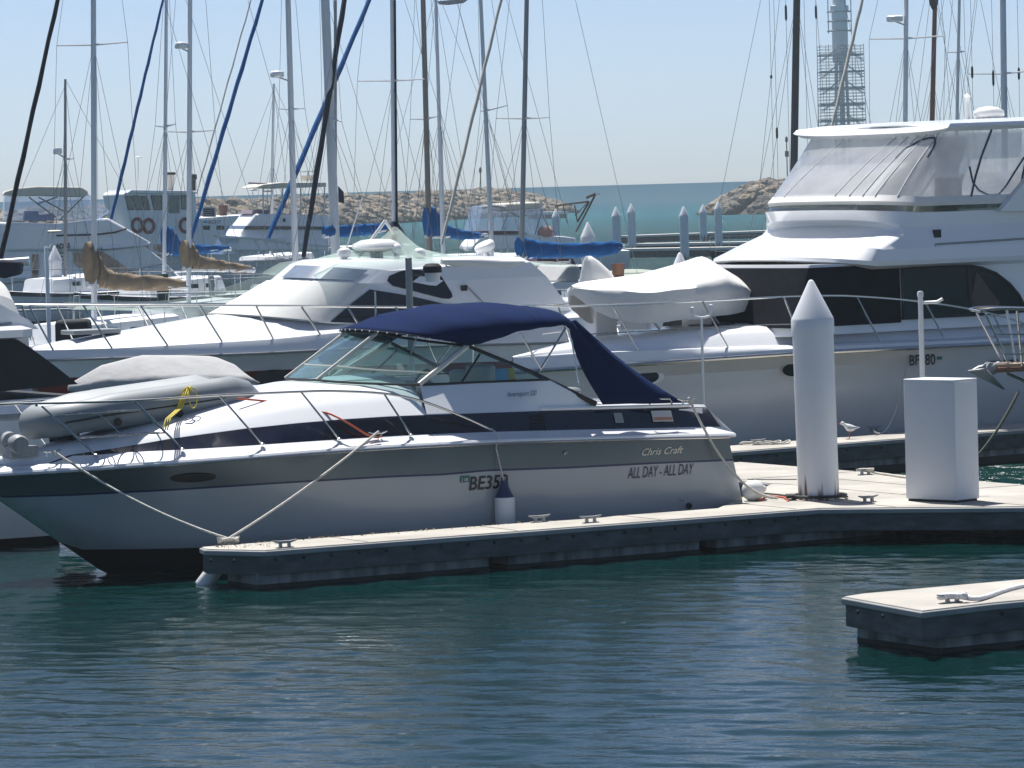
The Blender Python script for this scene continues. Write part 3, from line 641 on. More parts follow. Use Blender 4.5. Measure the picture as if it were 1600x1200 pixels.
p = at_z(330, 912, 0); b = MB(); b.lathe([(.0, -.2), (.085, -.19), (.10, -.16), (.095, .14), (.07, .2), (0, .21)], n=20); o = b.build('dock_bumper', WHPL, None, 60); o.location = p + Vector((0, 0, .10)); o.rotation_euler = (0, rad(38), 0); tag(o, 'small white tilted bumper tube under the dock corner at the waterline', 'bumper')
# white box and the pole behind it
n = at_z(1495, 786, .452); l = at_z(1416, 782.5, .452); r = at_z(1530, 784, .452); H = at_d(1491.5, 593.5, n.y).z - .452
d1 = (l - n); d1.z = 0; d2 = Vector((-d1.y, d1.x, 0)).normalized()
if d2.y < 0: d2 = -d2
wd = .45; q = [Vector((0, 0, 0)), d2*wd, d2*wd + d1, d1]
g = thing('dock_box', 'tall plain white box standing on the dock right of the piling', 'box', n)
b = MB(); prism(b, [(p.x, p.y) for p in q], .03, H-.035); b.build('body', pbr('white_box_panel', (.74, .76, .78), .5, var=.02), g, ang=20, bevel=.006)
b = MB(); prism(b, [tuple(p) for p in offset([(p.x, p.y) for p in q], -.002)], H-.035, H); b.build('lid', pbr('white_box_panel', (.74, .76, .78), .5), g, ang=20, bevel=.008)
b = MB(); prism(b, [tuple(p) for p in offset([(p.x, p.y) for p in q], .02)], 0, .03); b.build('plinth', BLKR, g, ang=20)
pb = A.Wd((11.2, -2.5, .452)); Yp = pb.y; tp = at_d(1438, 460, Yp); pb = Vector((at_d(1443, 640, Yp).x, Yp, .452))
g = thing('hose_pole', 'slim white pipe pole with an upturned hook arm behind the box', 'pole', pb)
b = MB(); b.tube([(0, 0, 0), (tp.x-pb.x, 0, tp.z-pb.z)], .033, 12); b.lathe([(.04, 0), (.04, .05), (.03, .07), (0, .075)], (tp.x-pb.x, 0, tp.z-pb.z-.03), 12); b.build('post', WHPL, g)
a0, a1, a2 = [at_d(x, y, Yp) - pb for x, y in ((1441, 473), (1464, 472), (1473, 467))]; b = MB(); b.tube([a0, a1, a2], .022, 10); b.build('hook_arm', WHPL, g)
# Y-shaped rod holder post standing behind the cruiser
Yp = 56.; pb = at_d(1101, 680, Yp); pb.z = .452; g = thing('forked_pole', 'thin grey pole with a two pronged fork top behind the cruiser stern', 'pole', pb)
b = MB(); b.tube([(0, 0, 0), at_d(1096, 497, Yp)-pb], .018, 8); b.build('post', ALU, g)
b = MB(); b.tube([at_d(x, y, Yp)-pb for x, y in ((1082, 486), (1084, 494), (1096, 497), (1109, 494), (1111, 482))], .018, 8)
for x, y in ((1082, 485), (1111, 481)): b.lathe([(.03, -.04), (.03, .04), (0, .05)], at_d(x, y, Yp)-pb, 8)
b.build('fork', ALU, g)
# ropes on the docks
cz = at_z(1488, 942, .452)
rope('dock_rope', 'thick white twisted rope running from the wound cleat off to the right', [cz+Vector((0, 0, .07)), cz+Vector((.10, .02, .05)), at_z(1530, 935, .48), at_z(1575, 921, .47), at_z(1625, 910, .47), at_z(1680, 902, .47)], .024, pbr('bright_white_rope', (.74, .75, .76), .8, var=.25, scale=50, bump=.9, bscale=60), 'white mooring ropes')
rope('knotted_rope', 'thick white rope turns wound on the cleat of the lower right finger', [cz+Vector((.13*math.cos(a), .045*math.sin(a*2), .065+.012*math.sin(a*1.7))) for a in np.linspace(0, 19, 60)], .02, MATS['bright_white_rope'], 'rope knots on cleats')
c = at_z(1352, 742, .452); rope('dock_rope', 'slack white rope lying from the walkway cleat towards the box', [c+Vector((0, 0, .08)), c+Vector((.12, 0, .03)), at_z(1385, 741, .47), at_z(1412, 745, .47), at_z(1440, 748, .47)], .016, ROPW, 'white mooring ropes')
rope('knotted_rope', 'rope turns around the walkway cleat behind the box', [c+Vector((.11*math.cos(a), .03*math.sin(a*2), .07+.01*math.sin(a*1.7))) for a in np.linspace(0, 12, 40)], .014, ROPW, 'rope knots on cleats')
c2 = at_z(1366, 674, .452); 
c3 = at_z(1185, 695, .452); rope('knotted_rope', 'loose rope heap on the yacht finger dock left of the tall piling', [c3+Vector((.35*math.cos(a*.9)+.1*a*.2, .08*math.sin(a*2.1), .03+.02*math.sin(a*3))) for a in np.linspace(0, 9, 40)], .014, ROPW, 'rope knots on cleats')
c = at_z(1180, 749, .456); rope('dock_line', 'thin dark cable lying across the walkway left of the piling', [at_z(1168, 749, .457), at_z(1200, 749.5, .457), at_z(1245, 749, .457)], .008, BLKR)
c = at_z(1190, 778, .456); rope('dock_line', 'dark hose on the dock at the foot of the tall piling', [at_z(1195, 771, .46), at_z(1225, 774, .462), at_z(1248, 779, .462), at_z(1325, 776, .462)], .012, BLKR)
# dry seaweed scraps along the back edge of the finger
b = MB()
for k in range(150):
    s = .3 + 4.6*RNG.random()**1.7; t = -2.27 - .22*RNG.random()**2 - (.5*RNG.random() if s < 1.0 else 0); h = .008+.014*RNG.random(); a = RNG.random()*PI; p = A.Wd((s, t, .452)); d = Vector((math.cos(a)*.03, math.sin(a)*.03, h)); b.add([p, p+d, p+d*.5+Vector((.012, .004, h))], [(0, 1, 2)])
o = b.build('dry_weed', pbr('dry_weed_scraps', (.34, .27, .17), .9, var=.4, scale=20), None, 0, at=tuple(A.Wd((.8, -2.3, .452))), kind='stuff')
# the gull
def gull(px, py):
    z = .452; p = Y2.Wd(Y2.z(px, py+14, z)); k = p.y/FP; g = thing('seagull', 'white gull with grey wings standing on the yacht finger dock', 'gull', p, rad(0))
    m = pbr('white_feathers', (.78, .78, .78), .7, var=.04); gr = pbr('grey_feathers', (.45, .47, .50), .7)
    H = .17
    b = MB(); b.loft([[Vector((x, r*.8*math.cos(a), z0+r*math.sin(a))) for a in np.linspace(0, 2*PI, 12, endpoint=False)] for x, r, z0 in
        ((-.150, .005, H+.125), (-.142, .022, H+.128), (-.115, .036, H+.135), (-.09, .037, H+.125), (-.07, .045, H+.09), (-.03, .068, H+.055), (.03, .072, H+.04), (.09, .052, H+.035), (.14, .026, H+.04), (.20, .008, H+.045))], closed=True, caps=True); b.build('body', m, g, 70)
    for sg in (-1, 1):
        b = MB(); b.loft([[Vector((x, sg*(w+.002), H+z)) for x, w, z in ((-.02+u*.0, .0, .10),)] + [Vector((-.03+u*.24, sg*(.074*(1-u)**.6+.006), H+.085-u*.035)), Vector((-.02+u*.25, sg*(.080*(1-u)**.6+.006), H+.05-u*.01)), Vector((.0+u*.22, sg*(.07*(1-u)**.6+.006), H+.02+u*.02))] for u in np.linspace(0, 1, 6)]); b.build('wing', gr, g, 70)
        b = MB(); b.tube([(.01, sg*.03, H+.0), (.02, sg*.03, H*.5), (.01, sg*.03, .005), (-.04, sg*.03, .004)], .007, 6); b.build('leg', ROPO, g)
    g.scale = (.82, .82, .82)
    MB().tube([(-.148, 0, H+.13), (-.19, 0, H+.12), (-.2, 0, H+.112)], [.011, .008, .002], 6).build('beak', ROPO, g)
gull(1326, 672)
# ------------------------------------------------------------------ tenders by the near cruiser
def inflatable():
    f = A; g = frthing('inflatable_tender', 'grey inflatable tender lying upside down on the cruiser foredeck', 'inflatable boat', f)
    nose = f.t(22, 664, .12); tc = .12
    c0 = Vector((nose[0]+.25, -.1, 1.83)); L = 2.95
    # two side tubes joined at the bow in a U (keel up); seen side droops to the bow
    L = 2.42
    def tubeax(sg):
        pts = []
        for u in np.linspace(0, 1, 13):
            s = nose[0] + .25 + L*(1-u); w = .44 if u < .6 else .44*math.sqrt(max(0, 1-((u-.6)/.4)**2.2)); z = 1.90 + .20*(1-u) - .16*max(0, u-.72)
            pts.append(Vector((s, tc + sg*w, z)))
        return pts
    a = tubeax(-1); c = tubeax(1); path = [a[0]+Vector((.34, 0, -.03)), a[0]+Vector((.2, 0, 0))] + a + c[::-1][1:] + [c[0]+Vector((.2, 0, 0)), c[0]+Vector((.34, 0, -.03))]
    rr = [.05, .15] + [.215 - .02*(i > 8) for i in range(13)] + [.215 - .02*(i < 4) for i in range(12)] + [.15, .05]
    b = MB(); b.tube(path, rr, 18); b.build('side_tube', RUBG, g, 70)
    b = MB(); secs = []
    for u in np.linspace(.02, .98, 12):
        s = nose[0]+.25 + L*(1-u); w = (.40 if u < .6 else .40*math.sqrt(max(0, 1-((u-.6)/.4)**2.2)))+.01; z = 1.99 + .20*(1-u); k = .16*min(1, u*8+.3)*(1 if u < .8 else 1-.5*(u-.8)/.2)
        secs.append([Vector((s, tc+w*q, z + k*(1-abs(q)**1.3))) for q in np.linspace(-1, 1, 11)])
    b.loft(secs); b.build('hull_floor', RUBL, g, 50)
    b = MB(); b.tube([a[i]+Vector((0, -.205, -.02)) for i in range(1, 12)], .013, 6); b.build('rubbing_strake', BLKR, g)
    b = MB(); b.tube([secs[i][2]+Vector((0, -.0, .02)) for i in range(0, 8)], .012, 6); b.build('keel_seam', BLKR, g)
    for i in (4, 8): 
        b = MB(); p = a[i]+Vector((0, -.2, -.12)); b.lathe([(.05, 0), (.05, .02), (.02, .03)], p, 10, axis=(0, -1, -.3)); b.build('handle_patch', BLKR, g)
    b = MB(); p = a[3]+Vector((0, -.13, -.13)); b.box(p, (.5, .02, .16), rx=.5); b.build('reinforcing_patch', RUBL, g)
    # wooden chocks it lies on
    MB().box((1.0, .12, 1.86), (.08, .9, .22)).build('chock', BLKC, g); MB().box((-.4, .12, 1.70), (.08, .6, .25)).build('chock', BLKC, g)
    # yellow lashing
    y0 = f.t(295, 598, -.5); pts = [onrailA(254, 674)]+[onrailA(262, 655)+Vector((0, .05, 0)), f.t(276, 640, -.56), f.t(284, 622, -.56), f.t(289, 608, -.50), f.t(297, 599, -.30)]
    b = MB()
    for k in (0, 1, 2): b.tube([Vector(p)+Vector((.03*k, 0, .004*k)) for p in pts], .010, 5)
    c_ = f.t(287, 612, -.56)
    b.tube([c_+Vector((.06*math.cos(w*1.3), -.04, .05*math.sin(w*2))) for w in np.linspace(0, 6, 24)], .010, 5)
    c_ = f.t(300, 622, -.58); b.tube([c_+Vector((.05*math.cos(w), -.03, .12*math.sin(w)-.0)) for w in np.linspace(0, 2*PI, 18, endpoint=False)], .008, 5, closed=True)
    o = b.build('lashing', ROPY, None, 60); o.location = f.o; o.rotation_euler = (0, 0, f.a); tag(o, 'yellow strap lashing the upturned grey tender to the rail', 'strap')
inflatable()
def covered(name, label, cat, f, s0, L, tc, wid, top, bot, m, edge=.5, wob=.02, n=22, scal=None):
    """a boat under a cloth cover; top(u), bot(u), edge height share; u runs along it"""
    b = MB(); secs = []
    for i in range(n+1):
        u = i/n; s = s0 + L*u; w = wid(u); zt, zb = top(u), bot(u); ze = zb + (zt-zb)*(edge(u) if callable(edge) else edge); row = []
        for q in np.linspace(-1, 1, 21):
            aq = abs(q)
            if aq <= .72: k = aq/.72; t = w*k; z = zt + (ze-zt)*k**1.25
            else: k = (aq-.72)/.28; t = w*(1-.16*k*k); z = ze + (zb-ze)*k
            fold = wob*math.sin(u*23+3*math.sin(u*9))*k*(1 if aq > .3 else aq/.3)
            row.append(Vector((s, tc + math.copysign(t+fold, q), z + wob*.5*math.sin(u*31+q*5)*(aq > .5))))
        secs.append(row)
    b.loft(secs, caps=True); o = b.build(name, m, None, 60); o.location = f.o; o.rotation_euler = (0, 0, f.a); return tag(o, label, cat)
Dg = Fr(at_d(108, 640, 66.5), 22)
xs = lambda px: Dg.t(px, 590, 0)[0]
L_ = xs(392) - xs(106)
zt = curve([(0, 1.50), (.18, 1.79), (.40, 1.93), (.62, 1.90), (.80, 1.86), (.92, 1.70), (1, 1.42)])
covered('covered_dinghy', 'dinghy under a wrinkled grey cover behind the upturned tender', 'dinghy', Dg, xs(106), L_, 0, lambda u: .03+.72*min(1, u*2.2)**.8*(1-max(0, u-.85)**1.5*6), zt, lambda u: 1.40-.3*min(1, u*3, (1-u)*5), GRYC, edge=.55, wob=.012)
g = frthing('dinghy_rack', 'low grey float rack carrying the wrinkled grey covered dinghy', 'rack', Fr(Dg.Wd((xs(250), 0, 0)), 22))
b = MB(); b.box((0, 0, .1), (3.2, 1.5, .5)); b.build('float', FLOT, g, bevel=.04)
for dx in (-.9, .9): MB().box((dx, 0, .74), (.12, 1.1, .8)).build('cradle', GRSP, g)
b = MB(); pc = A.Wd((8.98, -2.03, 0)); b.tube([(.34*math.cos(q), .34*math.sin(q), 0) for q in np.linspace(0, 2*PI, 28, endpoint=False)], .020, 8, closed=True)
b.box((-.36, 0, 0), (.12, .3, .04)); o = b.build('piling_hoop', BLKR, None); o.location = (pc.x, pc.y, .50); tag(o, 'dark guide hoop round the foot of the tall rusty piling', 'hoop')
# ------------------------------------------------------------------ generic power-boat pieces
def mirv(p): return Vector((p[0], -p[1], p[2]))
def ring(F, C, Ap, n1=6, n2=9, e=.75):      # plan outline: aft near -> corner -> front centre -> mirrored
    C, Ap = Vector(C), Vector(Ap); pts = [Ap.lerp(C, i/n1) for i in range(n1)]
    for i in range(n2+1):
        ph = PI/2*i/n2; k = math.sin(ph)**1.15; pts.append(Vector((C[0]+(F[0]-C[0])*k, C[1]*max(0, math.cos(ph))**e, C[2]+(F[2]-C[2])*k)))
    return pts + [mirv(p) for p in pts[:-1][::-1]]
def rings(b, rs, mats=None, mi=0, cap=True, aft=True):
    k = len(rs[0])
    for i in range(len(rs)-1): b.loft([rs[i], rs[i+1]], mi=(mats[i] if mats else mi))
    if cap: b.add(rs[-1], [tuple(range(k))], mats[-1] if mats else mi)
    if aft:
        q = [r[0] for r in rs] + [r[-1] for r in rs][::-1]; b.add(q, [tuple(range(len(q)))], mi)
def simple_hull(g, f, s0, L, B, zs, zkeel=-.4, rake=.9, mats=None, boot=.18, name='hull', stripe=None, flare=.85, tr=.0, p=2.2, aftw=.94, hi=.86):
    """planing hull, bow at s0, running to s0+L; zs(s) rail height. bands: boot top, sides, optional stripe (lo, hi) share of height"""
    def bw(s):
        q = (s-s0)/(L*.55); b = B*(1-(1-min(1, max(0, q)))**p); return b*(1-(1-aftw)*max(0, (s-s0-L*.5)/(L*.5)))
    us = [0, .008, .02, .04, .07, .11, .16, .23, .3, .4, .5, .6, .7, .8, .9, 1]; secs = []
    for u in us:
        s = s0 + L*u; Z = zs(s); zk = zkeel + (Z-zkeel)*max(0, 1-(s-s0)/rake)**1.25; b_ = bw(s)
        lv = [(0, zk), (.5, zk+(boot-zk)*.55), (.80, boot), (.88, boot+(Z-boot)*.30), (.95, boot+(Z-boot)*.62), (.985, boot+(Z-boot)*hi), (1, Z)]
        row = []
        for k, z in lv:
            z = max(z, zk); kk = k*(flare + (1-flare)*min(1, u*1.5)) if k < 1 else 1
            t = b_*kk if z > zk else 0
            row.append(Vector((s + (tr*(Z-z) if u == 1 else 0), -t, z)))
        secs.append(row)
    b = MB(); mm = [1, 1, 0, 0, 0, 0] if not stripe else stripe
    b.loft(secs, mats=mm); b.loft([[mirv(p) for p in r][::-1] for r in secs], mats=mm[::-1])
    e = secs[-1]; b.add(e + [mirv(p) for p in e], [(i, len(e)+i, len(e)+i+1, i+1) for i in range(len(e)-1)])
    # deck with a low crown
    d = [[Vector((r[-1][0], r[-1][1]*q, r[-1][2] + .04*(1-q*q))) for q in (1, .85, .5, 0, -.5, -.85, -1)] for r in secs]; b.loft(d)
    b.build(name, mats or [GEL, BLACK, NAVYG], g, 40, weld=True); return bw
def rail(g, f, near, r=.016, feet=(), mid=None, closebow=True, mirror=True):
    near = smooth(near, 4); path = near[::-1] + [mirv(p) for p in near] if closebow else near
    MB().tube(path, r, 7).build('guard_rail', STEEL, g)
    for a, c in feet:
        for k in ((1, -1) if mirror else (1,)): MB().tube([(w[0], w[1]*k, w[2]) for w in (a, c)], r*.85, 7).build('stanchion', STEEL, g)
    if mid:
        for k in ((1, -1) if mirror else (1,)): MB().tube([(w[0], w[1]*k, w[2]) for w in mid], r*.6, 6).build('mid_rail', STEEL, g)
def patch(g, name, pts, m, out=.02, thick=.015, ang=30):
    b = MB(); q = [Vector(p) + Vector((0, -out, 0)) for p in pts]; b.poly(q, 0); b.add([p+Vector((0, thick, 0)) for p in q], []); o = b.build(name, m, g, ang); return o
def oval(c, rx, rz, n=24, tilt=0): return [Vector((c[0]+rx*math.cos(a), c[1], c[2]+rz*math.sin(a)+tilt*rx*math.cos(a))) for a in np.linspace(0, 2*PI, n, endpoint=False)]

def ringfit(f, px, F, C, Ap, **k):           # slides the front so that the outline starts at photo column px
    lo, hi = F[0]-1.5, C[0]-.05
    for _ in range(24):
        m = (lo+hi)/2; r = ring((m, 0, F[2]), C, Ap, **k)
        if min(f.P(p)[0] for p in r[5:-5]) < px: lo = m
        else: hi = m
    return ring((m, 0, F[2]), C, Ap, **k)
# ------------------------------------------------------------------ the tall flybridge yacht
YF = Fr(Y2.Wd((0, 3.75, 0)), 36)
def yacht():
    f = YF; g = frthing('flybridge_yacht', 'large white flybridge motor yacht with clear plastic curtains at the right', 'motor yacht', f)
    RB = curve([(800, 584), (977, 572), (1200, 557), (1310, 551), (1412, 546), (1468, 543), (1599, 537)])
    s0 = f.t(800, 584, 0)[0]; L = 15.; B = 2.2
    bw_ = lambda s: B*(1-(1-min(1, max(0, (s-s0)/(L*.55))))**2.2)
    zr = [(s, f.zfit(s, -max(.02, bw_(s)), RB, 1.7)) for s in np.linspace(s0, s0+L, 16)]
    zs = lambda s: lut(s, zr)
    bw = simple_hull(g, f, s0, L, B, zs, rake=1.9, flare=.72, mats=[pbr('cream_white_gelcoat', (.74, .74, .72), .25, var=.03, coat=.3), BLACK, NAVYG])
    SS = np.linspace(s0+.02, s0+L, 30)
    for sg in (-1, 1):
        MB().tube([(s, sg*(bw(s)+.03), zs(s)+.02) for s in SS], .035, 8).build('rub_rail', STEEL, g)
    # gunwale and side deck rise above the rub rail, foredeck with cabin trunk
    GT = curve([(800, 560), (905, 552), (1200, 541), (1250, 540), (1380, 534), (1480, 531), (1600, 524)])
    b = MB(); secs = []; DK = []
    for s in SS:
        w = bw(s); z = zs(s); zg = max(z+.05, f.zfit(s, -max(.02, w*.93), GT, 2)); DK.append((s, zg)); fr = min(1, (s-s0)/5.5)
        hump = .34*math.sin(min(1, fr)*PI/2)
        row = [(w+.01, z+.03), (w, z+.10), (w*.95, zg), (w*.90, zg+.01), (w*.78, zg+.01), (w*.70, zg+.02+hump*.55), (w*.6, zg+.02+hump*.85), (w*.3, zg+.02+hump), (0, zg+.03+hump)]
        secs.append([Vector((s, -t, zz)) for t, zz in row] + [Vector((s, t, zz)) for t, zz in row[:-1][::-1]])
    b.loft(secs); b.build('deck', GEL, g, 40, weld=True)
    dk = lambda s: lut(s, DK)
    # saloon with dark cover over its raked windscreen
    aft = s0 + 13.5
    def at(px, py, t): return f.t(px, py, t)
    Fb, Ft = at(1085, 500, 0), at(1150, 420, 0); Cb, Ct = at(1235, 512, -1.62), at(1262, 420, -1.55)
    zb = .5*(at(1408, 502, -1.65)[2]) + .5*Cb[2]
    mk = lambda px, F, C, w: ringfit(f, px, (F[0], 0, F[2]), (C[0], -w, C[2]), (aft, -w, C[2]))
    r0, r1 = mk(1098, (Fb[0], 0, zb-.15), (Cb[0], 0, zb-.15), 1.66), mk(1150, (Ft[0], 0, Ct[2]+.06), (Ct[0], 0, Ct[2]+.06), 1.60)
    b = MB(); rings(b, [r0, r1]); b.build('saloon', GEL, g, 40)
    e1 = at(1405, 418, -1.64); e0 = at(1409, 501, -1.70)
    def cov(k, e):
        q = [p.lerp(w, k) for p, w in zip(r0, r1)]; q = [Vector((p[0]-.035, p[1]*1.022, p[2])) for p in q][6:-6]
        return [Vector((e[0], q[0][1], q[0][2]))] + q + [Vector((e[0], -q[0][1], q[0][2]))]
    o0, o1 = cov(.12, e0), cov(.96, e1)
    b = MB(); b.loft([o0, [p.lerp(q, .5) for p, q in zip(o0, o1)], o1]); b.build('windscreen_cover', pbr('black_mesh_cover', (.007, .010, .015), .75, var=.3, bump=.3, bscale=6, spec=.12), g, 40)
    P = [(1409, 421), (1470, 417.5), (1517, 416), (1534, 418.5), (1556, 427), (1578, 444), (1592, 461), (1601, 478), (1603, 486), (1520, 492), (1410, 498)]
    o = patch(g, 'saloon_window', [at(x, y, -1.66) for x, y in P], pbr('grey_tinted_glass', (.020, .027, .032), .06, var=.6, scale=.7, coat=.5), .03); b = MB()
    b.tube([at(x, y, -1.70) for x, y in P], .025, 6, closed=True); b.tube([at(1512, 417, -1.70), at(1519, 492, -1.70)], .035, 6); b.build('window_frame', BLKR, g)
    b = MB(); b.poly([at(1526, 425, -1.699), at(1545, 450, -1.699), at(1562, 472, -1.699), at(1560, 482, -1.699), at(1519, 484, -1.699), at(1519, 460, -1.699)]); b.build('window_curtain', pbr('dim_curtain', (.10, .09, .075), .9), g)
    # brow and flybridge coaming
    lipF, lipC = at(1113, 409, 0), at(1375, 412, -1.95); zl = .5*(lipF[2]+lipC[2])
    upF, upC = at(1200, 352, 0), at(1415, 359, -1.75); tpF, tpC = at(1197, 331, 0), at(1440, 332, -1.78)
    R = lambda px, Fs, Fz, Cs, Cz, w: ringfit(f, px, (Fs, 0, Fz), (Cs, -w, Cz), (aft, -w, Cz), e=.7)
    rr = [R(1132, lipF[0]+.25, lipF[2]-.03, lipC[0]+.1, lipC[2]-.10, 1.62), R(1114, lipF[0], lipF[2], lipC[0], lipC[2]-.04, 1.86), R(1115, lipF[0]+.02, lipF[2]+.05, lipC[0]+.02, lipC[2]+.03, 1.88),
          R(1146, lipF[0]+.5, lipF[2]+.22, lipC[0]+.15, lipC[2]+.22, 1.86), R(1192, upF[0]-.10, upF[2]-.06, upC[0]-.1, upC[2]-.1, 1.80), R(1197, upF[0], upF[2], upC[0], upC[2], 1.76), R(1197, upF[0]+.04, upF[2]+.06, upC[0]+.1, upC[2]+.05, 1.75), R(1196, tpF[0], tpF[2], tpC[0], tpC[2], 1.75)]
    b = MB(); rings(b, rr, mi=0, aft=True); b.build('flybridge_coaming', GEL, g, 50)
    # low tinted screen, base roll of the curtains, clear curtains, hard top
    zq = tpC[2]; q0 = R(1200, tpF[0]+.02, tpF[2], tpC[0], tpC[2], 1.72); kF, kC = at(1200, 320, 0), at(1440, 319, -1.70)
    q1 = R(1205, kF[0]-.05, kF[2], kC[0]-.05, kC[2], 1.75)
    b = MB(); rings(b, [q0, q1], cap=False, aft=False); b.build('wind_deflector', sheet('smoked_green_screen', (.30, .36, .33), haze=.25, hazecol=(.25, .28, .25), g0=.08, g1=.6), g, 50)
    b = MB(); rings(b, [R(1202, kF[0]-.08, kF[2]-.03, kC[0]-.08, kC[2]-.03, 1.77), R(1199, kF[0]-.10, kF[2]+.03, kC[0]-.10, kC[2]+.03, 1.79), R(1207, kF[0]-.03, kF[2]+.14, kC[0]-.06, kC[2]+.12, 1.76)], cap=False, aft=False); b.build('curtain_hem', WHTC, g, 50)
    uF, uC = at(1284, 218, 0), at(1478, 204, -1.66)
    c0, c1 = R(1206, kF[0]-.04, kF[2]+.12, kC[0]-.06, kC[2]+.10, 1.75), R(1286, uF[0], uF[2], uC[0], uC[2], 1.68)
    mids = [[p.lerp(q, k) + Vector((-.05*math.sin(PI*k), 0, 0)) for p, q in zip(c0, c1)] for k in (0, .25, .5, .75, 1)]
    b = MB(); b.loft(mids); b.build('clear_curtain', VINYL, g, 60)
    def cpt(i, k):
        j = int(k*4-1e-6); a, c = mids[j][i], mids[j+1][i]; return a.lerp(c, k*4-j)
    b = MB()
    for i in (9, 11, 12, 13, 14, 17): b.tube([cpt(i, k) + Vector((-.006, -.006, 0)) for k in (0, .3, .6, 1)], .014, 5)
    b.build('curtain_seam', WHTC, g)
    ZIP = pbr('blue_grey_zip', (.06, .075, .12), .6)
    for i in (4, 5): MB().tube([cpt(i, k) + Vector((0, -.015, 0)) for k in (0, .3, .6, 1)], .02, 5).build('curtain_zip', ZIP, g)
    b = MB(); b.tube([at(x, y, -1.73) for x, y in ((1515, 260), (1520, 285), (1530, 298), (1545, 305), (1560, 304), (1572, 290), (1600, 246))], .018, 6)
    b.build('curtain_zip', ZIP, g); b = MB()
    b.tube([cpt(8, .62), cpt(8, .8), cpt(9, .92), cpt(10, .94), cpt(11, .92), cpt(12, .80), cpt(12, .62)], .02, 6)
    b.build('curtain_zip', ZIP, g)
    # hard top
    tF = at(1280, 212, 0); 
    def T(dz, ds, w): return ringfit(f, 1281+ds*60, (tF[0]+ds, 0, tF[2]+dz), (uC[0]-.15+ds, -w, uC[2]+dz+.05), (aft-1, -w, uC[2]+dz+.12), e=.6)
    b = MB(); rings(b, [T(-.05, .18, 1.55), T(-.06, .02, 1.86), T(.0, -.06, 1.95), T(.06, .0, 1.93), T(.11, .4, 1.6), T(.14, 1.2, .9)]); b.build('hard_top', GEL, g, 50)
    for px in (1555,):
        q = [at(1556, 330, -1.78), at(1612, 262, -1.78), at(1665, 205, -1.78), at(1740, 205, -1.78), at(1700, 330, -1.78)]
        for k in (1, -1):
            b = MB(); b.poly([(p[0], p[1]*k, p[2]) for p in q], .12*k); b.build('arch_leg', GEL, g)
    # instruments seen through the curtains
    b = MB(); p = at(1400, 300, -.2); b.box(p + Vector((0, 0, -.3)), (.6, 1.4, .45)); b.build('helm_pod', pbr('grey_helm_moulding', (.22, .20, .19), .6), g, bevel=.08)
    for t_ in (-.8, .5):
        b = MB(); p = at(1480, 292, t_); b.box(p+Vector((0, 0, -.1)), (.16, .6, .5)); b.box(p+Vector((-.3, 0, -.45)), (.6, .6, .2)); b.build('helm_seat', pbr('brown_upholstery', (.12, .09, .08), .7), g, bevel=.05)
    # side details
    b = MB(); b.box(at(1464, 365, -1.80), (.15, .05, .13)); b.build('speaker', BLKR, g, bevel=.01)
    b = MB(); b.tube([at(x, y, -1.84) for x, y in ((1460, 385), (1461, 382), (1500, 379.5), (1570, 375), (1640, 370))], .02, 7); b.build('hand_rail', GRSP, g)
    b = MB(); b.tube([at(x, y, -1.81) for x, y in ((1400, 395), (1500, 387), (1640, 380))], .01, 5); b.build('moulding_line', GRSP, g)
    # rails
    def onr(px, py, k=.93):
        t = -1.9
        for _ in range(6): p = f.t(px, py, t); t = -max(.05, bw(p[0])*k)
        return f.t(px, py, t)
    near = [onr(*p) for p in ((838, 477), (887, 478.5), (990, 475), (1100, 470), (1200, 465), (1300, 462), (1370, 465), (1435, 471), (1500, 480), (1560, 493), (1610, 508))]
    feet = [(onr(*a), onr(*c)) for a, c in (((957, 477), (1006, 562)), ((1097, 470), (1143, 553)), ((1225, 464), (1256, 545)), ((1338, 463), (1378, 538)), ((1446, 473), (1478, 534)), ((1552, 491), (1570, 530)))]
    mid = [onr(*p) for p in ((905, 523), (980, 519), (1100, 512), (1200, 507), (1290, 505))]
    rail(g, f, near, .017, feet, mid)
    # portholes, plate, lettering
    hb = lambda p: bw(p[0])
    def onh(px, py, off=.01):
        t = -2.1
        for _ in range(6):
            p = f.t(px, py, t); h = (p[2]-.18)/max(.1, zs(p[0])-.18); k = np.interp(h, [0, .3, .62, .86, 1], [.80, .88, .95, .985, 1]); u = (p[0]-s0)/L; kk = k*(.72+.28*min(1, u*1.5)) if k < 1 else 1; t = -bw(p[0])*kk - off
        return f.t(px, py, t)
    for px, py, rx in ((1011, 589, .24), (1240, 578, .22)):
        c = onh(px, py, .0); pts = []; rim = []
        for a in np.linspace(0, 2*PI, 24, endpoint=False):
            pts.append(onh(px+rx*78*math.cos(a), py+.105*97*math.sin(a)-rx*4*math.cos(a), .08)); rim.append(onh(px+4+rx*95*math.cos(a), py+.125*97*math.sin(a)-rx*4*math.cos(a), .06))
        o = MB().poly(rim).build('porthole_rim', GEL2, g); MB().poly(pts).build('porthole', DKGL, o)
    def reg(a, b_):
        q = onh(1421+a*78, 571-b_*97-a*3, .09); return q
    letter_on('registration_number', 'BF180', .24, reg, INKB, g, width=.52, bold=.004)
    b = MB(); b.poly([onh(x, y, .04) for x, y in ((1464, 562), (1472, 561.5), (1472, 555), (1464, 555.5))]); b.build('registration_sticker', GRNL, g)
    b = MB(); q = [onh(x, y, .03) for x, y in ((1545, 566), (1590, 563))]; b.tube(q, .02, 6); q = [onh(x, y, .03) for x, y in ((1542, 574), (1590, 571))]; b.tube(q, .02, 6); b.build('hull_vent', BLKR, g)
    b = MB(); b.box(at(1112, 508, -.2), (.55, .55, .05)); b.build('deck_hatch', DKGL, g, bevel=.02)
